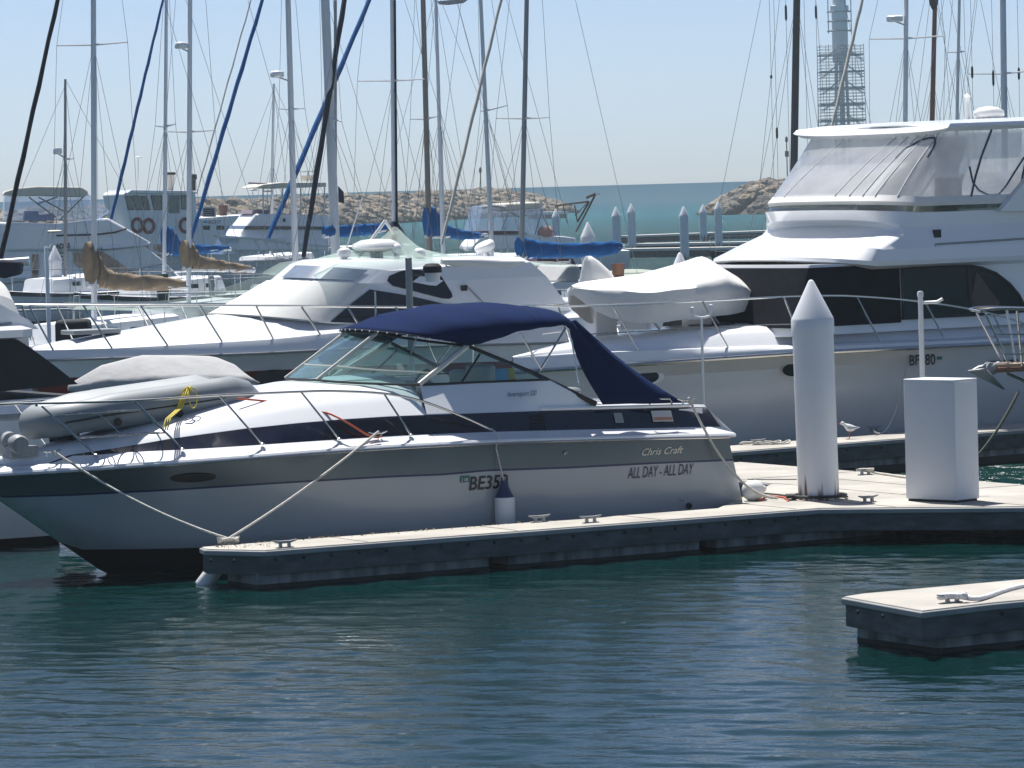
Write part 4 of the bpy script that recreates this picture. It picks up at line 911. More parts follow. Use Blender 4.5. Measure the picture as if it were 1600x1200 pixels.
    # radar domes and aerials on the hard top
    p = at(1545, 186, .2); MB().lathe([(.2, 0), (.27, .06), (.26, .14), (.15, .2), (0, .22)], (p[0], .2, p[2]), 18).build('radar_dome', WHPL, g, 60)
    MB().lathe([(.06, 0), (.03, .3), (.03, .4), (.06, .45), (0, .5)], (f.t(1512, 188, .4)[0], .4, p[2]-.05), 10).build('aerial', WHPL, g, 60)
    return onr, dk
onrY, dkY = yacht()
def yacht_extras():
    f = YF; tc = .1
    sx = lambda px: f.t(px, 450, tc)[0]
    s0, s1 = sx(893), sx(1193)
    zz = lambda px, py: f.t(px, py, tc)[2]
    pxu = lambda u: 893 + 300*u
    T = curve([(893, 446), (905, 441), (950, 435), (1000, 428), (1060, 411), (1090, 401), (1100, 400.5), (1130, 420), (1160, 438), (1193, 458)])
    Bc = curve([(893, 462), (905, 482), (930, 497), (955, 506), (1000, 502), (1060, 497), (1150, 484), (1180, 474), (1193, 462)])
    covered('covered_tender', 'tender under a draped white cover on the yacht foredeck', 'dinghy', f, s0, s1-s0, tc, lambda u: .06+.72*min(1, u*4, (1-u)*2.2+.1)**.6, lambda u: zz(pxu(u), T(pxu(u))), lambda u: zz(pxu(u), Bc(pxu(u))), WHTC, edge=lambda u: .72-.25*u, wob=.02, n=34)
    c = f.t(935, 520, .9); zt = f.t(918, 400, .9)[2]; z1 = f.t(935, 440, .9)[2]
    g = thing('davit', 'white cloth hooded davit on its white pillar left of the covered tender', 'davit', f.Wd((c[0], c[1], 0)), f.a)
    b = MB(); b.box((0, 0, (c[2]-.2+z1)/2), (.45, .45, z1-c[2]+.3)); b.build('pillar', GEL, g, bevel=.03)
    b = MB(); rs = []
    for k, w, dx in ((0, .36, 0.02), (.3, .34, .03), (.65, .24, -.02), (.9, .12, -.12), (1, .04, -.16)):
        rs.append([Vector((dx+w*math.cos(a)*(1+.08*math.sin(5*a)), w*math.sin(a)*(1+.06*math.sin(4*a)), z1-.35+(zt-z1+.35)*k)) for a in np.linspace(0, 2*PI, 24, endpoint=False)])
    b.loft(rs, closed=True, caps=True); b.build('hood', WHTC, g, 60)
    g = thing('tender_chock', 'white cradle legs under the covered tender on the yacht', 'cradle', f.Wd((sx(1030), tc, 0)), f.a)
    z0 = dkY(sx(1030)) + .30
    for dx in (-.5, .75):
        b = MB(); top = zz(1030, 497)+.1; b.box((dx, 0, (z0+top)/2), (.06, .7, top-z0)); b.tube([(dx, -.3, top), (dx+.25, -.3, z0)], .02, 6); b.build('cradle_leg', GEL, g)
    c2 = at_z(1366, 674, .452); p = f.Wd(onrY(1420, 548)); 
    rope('mooring_rope', 'thin grey yacht rope looping down to the finger dock behind the box', sag(p, at_z(1366, 674, .52), .45), .012, ROPW, 'white mooring ropes', sm=False)
yacht_extras()

# ------------------------------------------------------------------ the big express cruiser behind
BF = Fr(at_d(18, 566, 71), 30)
def express():
    f = BF; g = frthing('express_cruiser', 'long white express cruiser with red waterline behind the navy topped boat', 'motorboat', f)
    RB = curve([(18, 566), (67, 564), (400, 553.5), (525, 547), (700, 541), (900, 536)])
    L = 13.; B = 2.0; bw_ = lambda s: B*(1-(1-min(1, max(0, s/(L*.55))))**2.2)
    zr = [(s, f.zfit(s, -max(.02, bw_(s)), RB, 1.7)) for s in np.linspace(0, L, 14)]; zs = lambda s: lut(s, zr)
    bw = simple_hull(g, f, 0, L, B, zs, rake=2.2, flare=.7, mats=[GEL2, BLACK, REDP], stripe=[1, 1, 2, 2, 2, 0], hi=.80)
    SS = np.linspace(.02, L, 26)
    for sg in (-1, 1): MB().tube([(s, sg*(bw(s)+.025), zs(s)+.01) for s in SS], .022, 7).build('rub_rail', GRSP, g)
    at = lambda px, py, t: f.t(px, py, t)
    GT = curve([(18, 548), (83, 547), (175, 544.5), (262, 540), (427, 530), (567, 516), (700, 508)])
    CT = curve([(30, 546), (80, 535), (175, 520), (300, 498), (345, 489), (380, 487)])
    b = MB(); secs = []
    for s in SS:
        w, z = bw(s), zs(s); zg = max(z+.06, f.zfit(s, -max(.02, w*.92), GT, 2)); zc = max(zg+.04, f.zfit(min(s, 5.0), 0, CT, 2.2))
        row = [(w+.01, z+.02), (w, z+.08), (w*.94, zg), (w*.86, zg+.015), (w*.80, zg+.12*(zc-zg)), (w*.68, zg+.55*(zc-zg)), (w*.5, zg+.80*(zc-zg)), (w*.25, zg+.95*(zc-zg)), (0, zc)]
        secs.append([Vector((s, -t, q)) for t, q in row] + [Vector((s, t, q)) for t, q in row[:-1][::-1]])
    b.loft(secs); b.build('deck', GEL, g, 45, weld=True)
    aft0, aft1 = at(905, 505, -1.4), at(818, 410, -1.2)
    R = lambda F, C, Ap: ring((F[0], 0, F[2]), C, Ap)
    r0 = R(at(342, 492, 0), at(520, 506, -1.45), aft0 + Vector((0, -.05, 0))); r1 = R(at(438, 438, 0), at(580, 443, -1.28), (aft0[0]-.62, -1.32, at(580, 443, -1.28)[2]))
    r2 = R(at(467, 412, 0), at(612, 423, -1.18), (aft1[0]+.12, -1.25, aft1[2])); r3 = R(at(480, 406, 0), at(640, 409, -1.0), (aft1[0], -1.1, aft1[2]+.10)); r4 = R(at(520, 402.5, 0), at(660, 404, -.5), (aft1[0]-.1, -.5, aft1[2]+.13))
    b = MB(); rings(b, [r0, r1, r2, r3, r4]); b.build('cabin_top', GEL, g, 55)
    # canvas over the windscreen, vinyl panes above
    cc0 = [p.lerp(q, .02)+Vector((-.02, -.015 if p[1] < 0 else .015, .015)) for p, q in zip(r0, r1)]; cc1 = [p.lerp(q, .97)+Vector((-.02, -.015 if p[1] < 0 else .015, .02)) for p, q in zip(r0, r1)]
    sl_ = slice(6, 25); b = MB(); b.loft([cc0[sl_], [p.lerp(q, .5)+Vector((-.01, 0, -.015)) for p, q in zip(cc0, cc1)][sl_], cc1[sl_]]); b.build('windscreen_cover', pbr('offwhite_screen_cloth', (.70, .70, .67), .85, var=.03, bump=.25, bscale=5), g, 50)
    off = Vector((-.025, -.012, .015))
    for i0, i1 in ((8, 11), (11, 15)):
        b = MB(); b.loft([[r1[i].lerp(r2[i], .12)+off for i in range(i0, i1+1)], [r1[i].lerp(r2[i], .86)+off for i in range(i0, i1+1)]]); b.build('vinyl_window', pbr('hazy_blue_vinyl', (.20, .25, .33), .25, var=.1), g)
    sw = lambda P, t: [at(x, y, t) for x, y in P]
    def onside(px, py):
        t = -1.3
        for _ in range(6):
            p = at(px, py, t); zlo, zhi = r0[6][2], r1[6][2]; z2 = r2[6][2]
            t = -(1.45 - .17*(p[2]-zlo)/(zhi-zlo)) if p[2] < zhi else -(1.28-.10*(p[2]-zhi)/max(.01, z2-zhi))
            t -= .03
        return at(px, py, t)
    for nm, P in (('side_window', [(516, 503), (545, 478), (578, 452), (640, 462), (705, 477), (760, 487), (740, 503), (640, 508)]), ('side_window', [(605, 439), (608, 431), (625, 424), (642, 420), (672, 424), (690, 432), (706, 458), (707, 464), (702, 467), (690, 466), (640, 453), (615, 447)])):
        b = MB(); b.poly([onside(x, y) for x, y in P]); b.build(nm, DKGL, g)
    b = MB(); b.tube([onside(x, y)+Vector((0, -.01, 0)) for x, y in ((693, 411), (760, 478), (775, 500))], .012, 5); b.build('cover_seam', GRSP, g)
    b = MB(); b.box(onside(725, 450), (.12, .04, .1)); b.build('cover_vent', BLKR, g)
    # aft sun cover
    b = MB(); b.tube([at(x, y, -1.2) for x, y in ((690, 409), (750, 411), (790, 413), (818, 411))], [.05, .09, .09, .06], 8); b.build('rolled_cover', WHTC, g, 60)
    # things on its top
    zt = r4[0][2]
    def topthing(px, py, t, fn): p = at(px, py, t); fn(p)
    p = at(588, 384, .0); MB().lathe([(.12, -.3), (.12, -.12), (.36, -.08), (.45, -.03), (.43, .04), (.27, .11), (0, .13)], p, 24).build('radar_dome', WHPL, g, 60)
    for px, py, r in ((538, 396, .13), (620, 390, .09), (655, 397, .12)): p = at(px, py, -.4); MB().lathe([(.05, -.25), (.05, -.08), (r, -.05), (r, .05), (r*.5, .10), (0, .11)], p, 14).build('aerial_dome', WHPL, g, 60)
    p = at(757, 385, -.3); b = MB(); b.lathe([(.03, -.25), (.03, -.12), (.18, -.08), (.20, .02), (.17, .06), (0, .07)], p, 14, axis=(-.5, 0, 1)); b.build('loudhailer', WHPL, g, 60)
    b = MB(); b.tube([at(540, 392, .2), at(566, 308, .2)], .014, 6); b.build('whip_aerial', WHPL, g)
    b = MB(); b.tube([at(560, 402, 0), at(602, 345, 0)], .03, 6); b.tube([at(640, 402, 0), at(602, 345, 0)], .03, 6); b.build('radar_arch', WHPL, g)
    def onr(px, py):
        t = -1.
        for _ in range(6): p = f.t(px, py, t); t = -max(.05, bw(p[0])*.92)
        return f.t(px, py, t)
    near = [onr(*p) for p in ((24, 476), (60, 476.5), (220, 477), (400, 477.5), (542, 479), (682, 481), (760, 490))]
    feet = [(onr(*a), onr(*c)) for a, c in (((45, 477), (83, 547)), ((130, 477), (175, 544)), ((220, 478), (262, 540)), ((312, 478), (347, 534)), ((400, 485-7), (427, 530)), ((470, 478), (502, 525)), ((543, 480), (567, 517)), ((618, 480), (642, 513)))]
    rail(g, f, near, .020, feet)
    b = MB(); b.lathe([(.3, 0), (.32, .03), (.25, .06), (0, .07)], at(336, 510, -.35), 20); b.build('deck_hatch', RUBG, g)
    b = MB(); b.box(at(142, 518, 0), (.9, .6, .08)); b.build('sun_pad', RUBG, g, bevel=.02)
    b = MB(); p = at(432, 592, -1.75); b.poly(oval((p[0], -bw(p[0])*.93-.0, p[2]), .42, .16)); b.build('porthole', DKGL, g)
    for px in (262, 347):
        p = onr(px, 545); 
    # black and white lantern hung at the rail, its post
    return g
express()
# netting draped over the express cruiser
def netting():
    f = BF; t0, t1 = -.9, 1.3
    prof = [(455, 425), (500, 402), (560, 388), (592, 374), (608, 360), (616, 354), (626, 360), (640, 374), (665, 390), (720, 400), (790, 404), (850, 412)]
    b = MB(); rows = []
    for x, y in smooth([(a, c, 0) for a, c in prof], 3) and [(p[0], p[1]) for p in smooth([(a, c, 0) for a, c in prof], 3)]:
        p = f.t(x, y, .1); ridge = p[2]; base = min(f.t(x, 404, 0)[2]-.05, ridge-.02); row = []
        for q in np.linspace(-1, 1, 13):
            k = abs(q)**.8; row.append(Vector((p[0], .1+q*1.2, ridge + (base-ridge)*min(1, k*1.05) - .06*math.sin(PI*k))))
        rows.append(row)
    b.loft(rows); o = b.build('bird_netting', NET, None, 60); o.location = f.o; o.rotation_euler = (0, 0, f.a); tag(o, 'pale green netting draped in a peak over the express cruiser top', 'netting')
    b = MB(); q = [(100, 472), (250, 470), (330, 455), (420, 425), (455, 408)]; q2 = [(120, 478), (250, 484), (330, 502), (400, 492), (450, 470)]
    A_ = smooth([f.t(x, y, 2.0) for x, y in q], 5); B_ = smooth([f.t(x, y, 1.3) for x, y in q2], 5)
    b.loft([[a.lerp(c, k/6)-Vector((0, 0, .10*math.sin(PI*k/6))) for k in range(7)] for a, c in zip(A_, B_)]); o = b.build('bird_netting', NET, None, 60); o.location = f.o; o.rotation_euler = (0, 0, f.a); tag(o, 'pale green netting strung along the foredeck of the express cruiser', 'netting')
    for (x, y) in ((618, 358), (616, 371)):
        b = MB(); b.box(f.t(x, y, -.1), (.09, .02, .07)); o = b.build('net_tag', CREAM, None); o.location = f.o; o.rotation_euler = (0, 0, f.a); tag(o, 'upper square tag clipped to the netting peak' if y < 365 else 'lower square tag clipped to the netting below the peak', 'tag')
netting()
# lamp post between the boats with its black hooded lantern
Yp = 64.; pb = at_d(641, 500, Yp); pb.z = .0
g = thing('lamp_post', 'plain grey post with a black hooded white lantern behind the navy canvas', 'lamp post', pb)
b = MB(); b.lathe([(.052, -1), (.052, at_d(640, 403, Yp).z), (.045, at_d(640, 402.5, Yp).z), (0, at_d(640, 402, Yp).z)], n=16); b.build('post', GRSP, g)
c = at_d(676, 440, Yp) - pb; k = Yp/FP
b = MB(); b.lathe([(.11, 0), (.13, 20*k), (.13, 22*k)], c, 4 if 0 else 16); b.build('lantern_glass', WHPL, g, 30)
b = MB(); b.lathe([(.15, 14*k), (.145, 24*k), (.10, 28*k), (0, 29*k)], c, 16); b.build('hood', BLKC, g, 30)
b = MB(); b.tube([c+Vector((0, 0, 10*k)), Vector((0, 0, c.z+10*k))], .014, 6); b.build('bracket', BLKR, g)

# ------------------------------------------------------------------ the dark canopied boat at the left edge
CF = Fr(A.Wd((1.3, 6.2, 0)), 30)
def leftboat():
    f = CF; g = frthing('moored_cruiser', 'white cruiser stern with charcoal canopy at the left edge', 'motorboat', f)
    at = lambda px, py, t: f.t(px, py, t); B = 1.75
    # hull: stern at s=0, running off to the left
    b = MB(); secs = []
    ztop = at(60, 625, -B)[2]
    for s in (-9, -6, -3, -1.5, -.1):
        w = B*(1 if s > -6 else .75); row = [(0, -.45), (w*.85, -.1), (w*.9, .10), (w*.97, ztop*.55), (w, ztop-.25), (w+.03, ztop-.22), (w+.03, ztop-.16), (w-.02, ztop-.12), (w-.1, ztop)]
        secs.append([Vector((s + (.25*(1-z/ztop) if s > -.2 else 0), -t, z)) for t, z in row])
    mm = [1, 1, 0, 0, 0, 2, 0, 0]; b.loft(secs, mats=mm); b.loft([[mirv(p) for p in r][::-1] for r in secs], mats=mm[::-1]); e = secs[-1]; b.add(e+[mirv(p) for p in e], [(i, len(e)+i, len(e)+i+1, i+1) for i in range(len(e)-1)])
    d = [[r[-1], mirv(r[-1])] for r in secs]; b.loft(d); b.build('hull', [GEL2, BLACK, GRSP], g, 40, weld=True)
    # charcoal canopy
    P = [(-20, 530), (28, 531), (50, 545), (80, 567), (122, 600), (60, 606), (-20, 614)]
    b = MB(); q = [at(x, y, -1.45) for x, y in P]; b.poly(q, -.01); b.mirror(); n_ = len(q)
    top = q[:5]; b.loft([[p, Vector((p[0], p[1]*.4, p[2]+.06)), Vector((p[0], -p[1]*.4, p[2]+.06)), mirv(p)] for p in top]); b.build('canopy', BLKC, g, 40)
    # flybridge overhang, coaming, cover
    z0 = at(30, 527, -1.5)[2]; sE = at(61, 522, -1.5)[0]
    def slab(z, ds, w): return [Vector((s, t, z)) for s, t in ((-6, -w), (sE-.25+ds, -w), (sE+ds-.05, -w*.9), (sE+ds, 0), (sE+ds-.05, w*.9), (sE-.25+ds, w), (-6, w))]
    b = MB(); b.loft([slab(z0-.02, -.06, 1.45), slab(z0, 0, 1.55), slab(z0+.10, .0, 1.56), slab(z0+.15, -.08, 1.5)], closed=True, caps=True); b.build('flybridge_deck', GEL, g, 30)
    b = MB(); P = [(-30, 462), (5, 478), (45, 500), (60, 514), (-30, 516)]; q = [at(x, y, -1.35) for x, y in P]; b.poly(q, 0); b.poly([mirv(p) for p in q][::-1]); b.loft([[p, mirv(p)] for p in q[:4]]); b.build('flybridge_coaming', GEL, g, 30)
    b = MB(); b.tube([at(x, y, -1.37) for x, y in ((-10, 508), (0, 507), (18, 505))], .015, 6); b.build('hand_rail', GRSP, g)
    b = MB(); b.box(at(33, 537, -1.2)+Vector((0, 0, -.05)), (.18, .1, .35)); b.build('pillar', GEL, g)
    b = MB(); P = [(-30, 425), (3, 434), (14, 443), (22, 462), (30, 482), (40, 502)]; rows = []
    for x, y in [(p[0], p[1]) for p in smooth([(a, c, 0) for a, c in P], 4)]:
        p = at(x, y, -.6); rows.append([Vector((p[0]+.03*math.sin(q*9), q*.8, p[2] - .25*abs(q)**3 + .015*math.sin(q*14))) for q in np.linspace(-1, 1, 15)])
    b.loft(rows); q = [r[0] for r in rows]; lo = [Vector((p[0], p[1], at(0, 505, -1)[2])) for p in q]; b.loft([q, lo]); b.build('seat_cover', WHTC, g, 60)
    b = MB(); b.box((-.5, 0, 1.2), (2.5, 2.6, 1.4)); b.build('cockpit', BLKC, g)
leftboat()
# ------------------------------------------------------------------ wooden bowsprit with anchor poking in at the right
def bowsprit():
    f = Fr(at_d(1535, 578, 58.5), 12); Yp = 58.5
    at = lambda px, py, t=0: f.t(px, py, t)
    g = frthing('moored_ketch', 'boat bow with wooden bowsprit, steel pulpit and anchor at the right edge', 'sailboat', f)
    z = at(1565, 577)[2]
    b = MB(); b.box((1.6, 0, z), (2.9, .34, .07), taper=.98); b.build('bowsprit', TIMB, g, bevel=.01)
    b = MB(); b.box((1.6, 0, z+.06), (2.9, .28, .05)); b.build('bowsprit_plank', pbr('pale_scrubbed_teak', (.48, .33, .22), .6, var=.15), g, bevel=.01)
    b = MB(); b.lathe([(.06, -.12), (.09, -.1), (.09, .1), (.06, .12)], (.12, 0, z+.02), 14, axis=(0, 1, 0)); b.box((.25, 0, z+.03), (.35, .2, .14)); b.build('bow_roller', GRSP, g)
    b = MB(); q = lambda x, y, t: at(x, y, t)
    b.tube([q(1560, 570, 0), q(1530, 577, 0), q(1522, 580, 0)], [.03, .03, .02], 8)
    b.add([q(1513, 578, 0), q(1540, 575, -.18), q(1570, 607, -.05), q(1545, 594, .0), q(1538, 580, .18)], [(0, 1, 3), (1, 2, 3), (0, 3, 4), (3, 2, 4)])
    b.add([q(1545, 574, -.1), q(1555, 566, -.1), q(1566, 572, -.1), q(1552, 584, -.1)], [(0, 1, 2, 3)]); o = b.build('anchor', GRSP, g)
    sd = o.modifiers.new('solid', 'SOLIDIFY'); sd.thickness = .025
    # pulpit
    top = [q(1531, 487, 0), q(1535, 484.5, -.28), q(1570, 482, -.4), q(1640, 484, -.5)]; 
    b = MB(); tt = smooth(top, 4); b.tube(tt[::-1] + [mirv(p) for p in tt], .020, 8)
    for a_, c_, t_ in (((1540, 490), (1575, 566), -.2), ((1589, 486), (1597, 572), -.22)): b.tube([q(*a_, t_), q(*c_, t_*.6)], .018, 7); b.tube([mirv(q(*a_, t_)), mirv(q(*c_, t_*.6))], .018, 7)
    b.tube([q(1556, 522, -.2), q(1640, 522, -.3)], .013, 6); b.tube([q(1570, 553, -.2), q(1640, 553, -.3)], .013, 6); b.build('pulpit', STEEL, g)
    simple_hull(g, f, 2.3, 10, 1.5, lambda s: z-.05, rake=2.0, flare=.7)
    b = MB(); b.tube([(.35, -.05, z-.06), (1.2, 0, z-.45), (2.6, 0, .7)], .025, 6); b.build('bobstay', STEEL, g)
    rope('mooring_rope', 'brown white rope from the wooden bowsprit down past the box', sag(f.Wd(q(1592, 612, 0)), at_z(1531, 708, .3), .06), .02, pbr('brown_white_rope', (.45, .38, .28), .85, var=.2, scale=40), 'white mooring ropes', sm=False)
bowsprit()
# ------------------------------------------------------------------ rock groynes
def rock_mat():
    m = bpy.data.materials.new('limestone_boulders'); m.use_nodes = True; n = m.node_tree; P = n.nodes['Principled BSDF']; L = n.links.new; P.inputs['Roughness'].default_value = .9
    tc = n.nodes.new('ShaderNodeTexCoord'); vo = n.nodes.new('ShaderNodeTexVoronoi'); vo.inputs['Scale'].default_value = .45; L(tc.outputs['Object'], vo.inputs['Vector'])
    no = n.nodes.new('ShaderNodeTexNoise'); no.inputs['Scale'].default_value = 1.3; no.inputs['Detail'].default_value = 8; L(tc.outputs['Object'], no.inputs['Vector'])
    r = n.nodes.new('ShaderNodeValToRGB'); e = r.color_ramp.elements; e[0].color = (.07, .062, .052, 1); e[1].color = (.32, .275, .215, 1); q = e.new(.35); q.color = (.14, .125, .108, 1); q = e.new(.7); q.color = (.23, .175, .12, 1)
    g = n.nodes.new('ShaderNodeSeparateColor'); L(vo.outputs['Color'], g.inputs[0]); L(g.outputs[0], r.inputs[0])
    mx = n.nodes.new('ShaderNodeMixRGB'); mx.blend_type = 'OVERLAY'; mx.inputs[0].default_value = .7; L(r.outputs[0], mx.inputs[1]); L(no.outputs[0], mx.inputs[2])
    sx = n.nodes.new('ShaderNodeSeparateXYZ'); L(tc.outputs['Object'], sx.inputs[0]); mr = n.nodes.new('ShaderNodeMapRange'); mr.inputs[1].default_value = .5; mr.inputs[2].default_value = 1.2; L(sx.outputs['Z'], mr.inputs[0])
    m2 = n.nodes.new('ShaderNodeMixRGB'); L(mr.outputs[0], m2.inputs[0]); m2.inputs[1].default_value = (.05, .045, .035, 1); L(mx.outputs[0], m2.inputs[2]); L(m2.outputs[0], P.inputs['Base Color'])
    b = n.nodes.new('ShaderNodeBump'); b.inputs['Strength'].default_value = .6; b.inputs['Distance'].default_value = .3; L(no.outputs[0], b.inputs['Height']); L(b.outputs[0], P.inputs['Normal']); return m
ROCK = rock_mat()
import bmesh
def _ico():
    bm = bmesh.new(); bmesh.ops.create_icosphere(bm, subdivisions=2, radius=1); v = np.array([x.co[:] for x in bm.verts]); f = [[q.index for q in p.verts] for p in bm.faces]; bm.free(); return v, f
ICO = _ico()
def groyne(name, path, n, rs, tops):
    """path: world points along the crest (x, y); tops: crest height along it"""
    V = []; F = []; o = 0; P = [Vector((p[0], p[1], 0)) for p in path]
    for k in range(n):
        u = RNG.random()*(len(P)-1); i = int(u); p = P[i].lerp(P[i+1], u-i); d = (P[i+1]-P[i]).normalized(); nn = Vector((-d.y, d.x, 0)); h = tops[i]+(tops[i+1]-tops[i])*(u-i)
        q = RNG.uniform(-1, .55); r = rs*RNG.uniform(.45, 1.25)
        z = h*(1-abs(q))**.8*(.93) + RNG.uniform(-.3, .15); c = p + nn*(q*h*1.7); c.z = z - r*.25
        v = ICO[0]*np.array([r*RNG.uniform(.8, 1.5), r*RNG.uniform(.8, 1.3), r*RNG.uniform(.6, .95)])
        pl = RNG.normal(size=(7, 3)); pl /= np.linalg.norm(pl, axis=1)[:, None]
        for w in pl:                        # chop facets
            dd = v@w; lim = r*RNG.uniform(.55, .85); v = v - np.outer(np.maximum(0, dd-lim), w)
        a = RNG.random()*6.28; R = np.array([[math.cos(a), -math.sin(a), 0], [math.sin(a), math.cos(a), 0], [0, 0, 1]]); v = v@R.T + np.array(c)
        V.append(v); F += [[x+o for x in f] for f in ICO[1]]; o += len(v)
    V = np.concatenate(V).tolist(); core = []
    for p, h, i in zip(P, tops, range(len(P))):
        d = (P[min(i+1, len(P)-1)]-P[max(i-1, 0)]).normalized(); nn = Vector((-d.y, d.x, 0))
        core.append([tuple(p - nn*(h*1.9)+Vector((0, 0, -1))), tuple(p - nn*.8 + Vector((0, 0, h*.72))), tuple(p + nn*.8 + Vector((0, 0, h*.72))), tuple(p + nn*(h*1.9)+Vector((0, 0, -1)))])
    for c in core: V += c
    for i in range(len(core)-1):
        for j in range(3): F.append([o+i*4+j, o+i*4+j+1, o+i*4+4+j+1, o+i*4+4+j])
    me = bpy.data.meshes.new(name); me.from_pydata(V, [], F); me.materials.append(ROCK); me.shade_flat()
    ob = bpy.data.objects.new(name, me); COL.objects.link(ob); ob['kind'] = 'stuff'; ob['label'] = 'tan boulder groyne across the harbour mouth'; return ob
def crest(pts): return [(at_d(x, 300, Y).x, Y) for x, Y in pts]
g = groyne('rock_groyne', crest([(-80, 470), (150, 480), (350, 520), (520, 570), (640, 610), (760, 650), (830, 690), (878, 705)]), 5200, 1.0, [3.3, 3.6, 3.9, 4.1, 4.0, 4.5, 3.3, 1.2])
g['label'] = 'long tan boulder groyne behind the masts on the left'
g = groyne('rock_groyne', crest([(1128, 575), (1150, 572), (1180, 570), (1215, 565), (1300, 560), (1500, 550), (1750, 545)]), 1900, 1.05, [1.6, 3.2, 4.2, 4.9, 5.0, 5.0, 5.0])
g['label'] = 'boulder groyne at the right of the harbour mouth'
def beacon(label, x, y0, y1, Y, m, head):
    p = at_d(x, y1, Y); k = Y/FP; g = thing('channel_marker', label, 'marker', p); h = (y1-y0)*k
    MB().tube([(0, 0, -1), (0, 0, h)], .9*k, 8).build('post', m, g)
    b = MB(); b.lathe([(2.2*k, 0), (2.2*k, 6*k), (.5*k, 9*k), (0, 9*k)], (0, 0, h-8*k), 10); b.build('topmark', m, g)
    if head: b = MB(); b.box((0, 0, h*.62), (6*k, 1*k, 9*k)); b.build('day_board', m, g)
beacon('green channel marker post on the left groyne', 751.5, 262, 300, 640, pbr('dark_green_paint', (.02, .10, .06), .5), False)
beacon('brown channel marker post on the right groyne', 1230.5, 214, 284, 560, pbr('rust_brown_paint', (.10, .04, .03), .6), True)
# ------------------------------------------------------------------ the scaffolded tower
def tower():
    Y = 640.; k = Y/FP; c = at_d(1318, 290, Y); zt = lambda y: at_d(1318, y, Y).z
    g = thing('scaffolded_tower', 'pale round tower wrapped in scaffolding behind the yacht', 'tower', (c.x, c.y, 0)); r = 12.5*k
    conc = pbr('pale_tower_paint', (.66, .69, .70), .6, var=.08, scale=.5)
    MB().lathe([(r*.9, zt(98)), (r, zt(94)), (r*.98, zt(18))], n=28).build('shaft', conc, g)
    for ax, ay in ((-.75, -.5), (.75, -.5), (0, .8), (.1, -.75)): MB().tube([(ax*r*1.35, ay*r*1.35, 0), (ax*r*.8, ay*r*.8, zt(94))], 2.4*k, 8).build('support_leg', conc, g)
    MB().lathe([(r*.98, zt(18)), (r*1.15, zt(17)), (r*1.15, zt(9)), (r*.85, zt(8)), (r*.8, zt(-40)), (r*.4, zt(-52)), (0, zt(-56))], n=28).build('lantern_room', conc, g)
    st = pbr('scaffold_steel', (.30, .31, .31), .5, metal=.2); w = 34*k
    pos = [(-w + 2*w*i/5, s*w*.8) for i in range(6) for s in (-1, 1)]
    for x, y in pos: MB().tube([(x*1.06, y, 0), (x, y, zt(70))], .055, 5).build('scaffold_pole', st, g)
    for j in range(27):
        z = zt(200) + (zt(72)-zt(200))*j/26; b = MB(); b.tube([(-w, -w*.8, z), (w, -w*.8, z), (w, w*.8, z), (-w, w*.8, z)], .04, 4, closed=True); b.build('scaffold_ledger', st, g)
    for y in (86, 112, 138, 163, 188):
        b = MB(); q = w*1.02; b.box((0, -w*.62, zt(y)), (2*q, w*.32, .25)); b.box((0, w*.62, zt(y)), (2*q, w*.32, .25)); b.box((-q*.84, 0, zt(y)), (q*.30, w, .24)); b.box((q*.84, 0, zt(y)), (q*.30, w, .24)); b.build('scaffold_deck', st, g)
    for s in (-1, 1):
        for j in range(5):
            z0, z1 = zt(200-26*j), zt(174-26*j); MB().tube([(-w*s, -w*.8, z0), (0, -w*.8, z1), (w*s*.9, -w*.8, z0)], .06, 4).build('scaffold_brace', st, g)
    b = MB(); z0, z1 = zt(48), zt(18); q = r*1.5
    for z in (z0, (z0+z1)/2, z1): b.tube([(-q, -q*.7, z), (q*.9, -q*.7, z), (q*.9, q*.7, z), (-q, q*.7, z)], .09, 4, closed=True)
    b.build('upper_scaffold', st, g)
    for x in (-q, q*.9): MB().tube([(x, -q*.7, zt(52)), (x, -q*.7, zt(-10))], .08, 4).build('scaffold_pole', st, g)
tower()
# ------------------------------------------------------------------ outer docks
def plain_dock(label, x0, x1, y0, y1, wid, m=DECK, z=.5, h=.16, name='outer_dock'):
    a, c = at_z(x0, y0, z), at_z(x1, y1, z); d = (c-a); n = Vector((-d.y, d.x, 0)).normalized()*wid; g = thing(name, label, 'dock', (a.x, a.y, 0), 0, 'outer docks')
    q = [a-a, c-a, c-a+n, n]; b = MB(); prism(b, [(p.x, p.y) for p in q], z-h, z); b.build('deck', m, g, 20)
    b = MB(); prism(b, [tuple(p) for p in offset([(p.x, p.y) for p in q], .25)], -.6, z-h); b.build('float', FASC, g, 20)
PALE = pbr('bleached_dock_edge', (.60, .58, .54), .8, var=.08)
plain_dock('outermost dark sided dock before the open sea on the right', 985, 1260, 368, 358, 2.5, PALE)
plain_dock('middle of the three outer docks right of the blue boom cover', 985, 1260, 381, 376, 2, PALE)
plain_dock('nearest of the three outer docks right of the blue boom cover', 960, 1260, 389, 384, 2, PALE)
plain_dock('long pale dock across the back behind the mast with the navy boot', 538, 668, 338, 331, 3, pbr('white_dock_edge', (.72, .71, .69), .7), z=1.1, h=.45)
plain_dock('short pale dock end left of the cream topped cruiser', 683, 734, 330.5, 329, 3, MATS['white_dock_edge'], z=1.0, h=.4)
plain_dock('short pale dock end right of the cream topped cruiser', 846, 889, 331.5, 330, 3, MATS['white_dock_edge'], z=.9, h=.4)
plain_dock('cream edged dock behind the tan boom cover on the left', -40, 300, 474, 462, 2.2, DECK)
plain_dock('dock with a pale edge behind the white aft cover of the express cruiser', 820, 1010, 434, 424, 2, DECK)
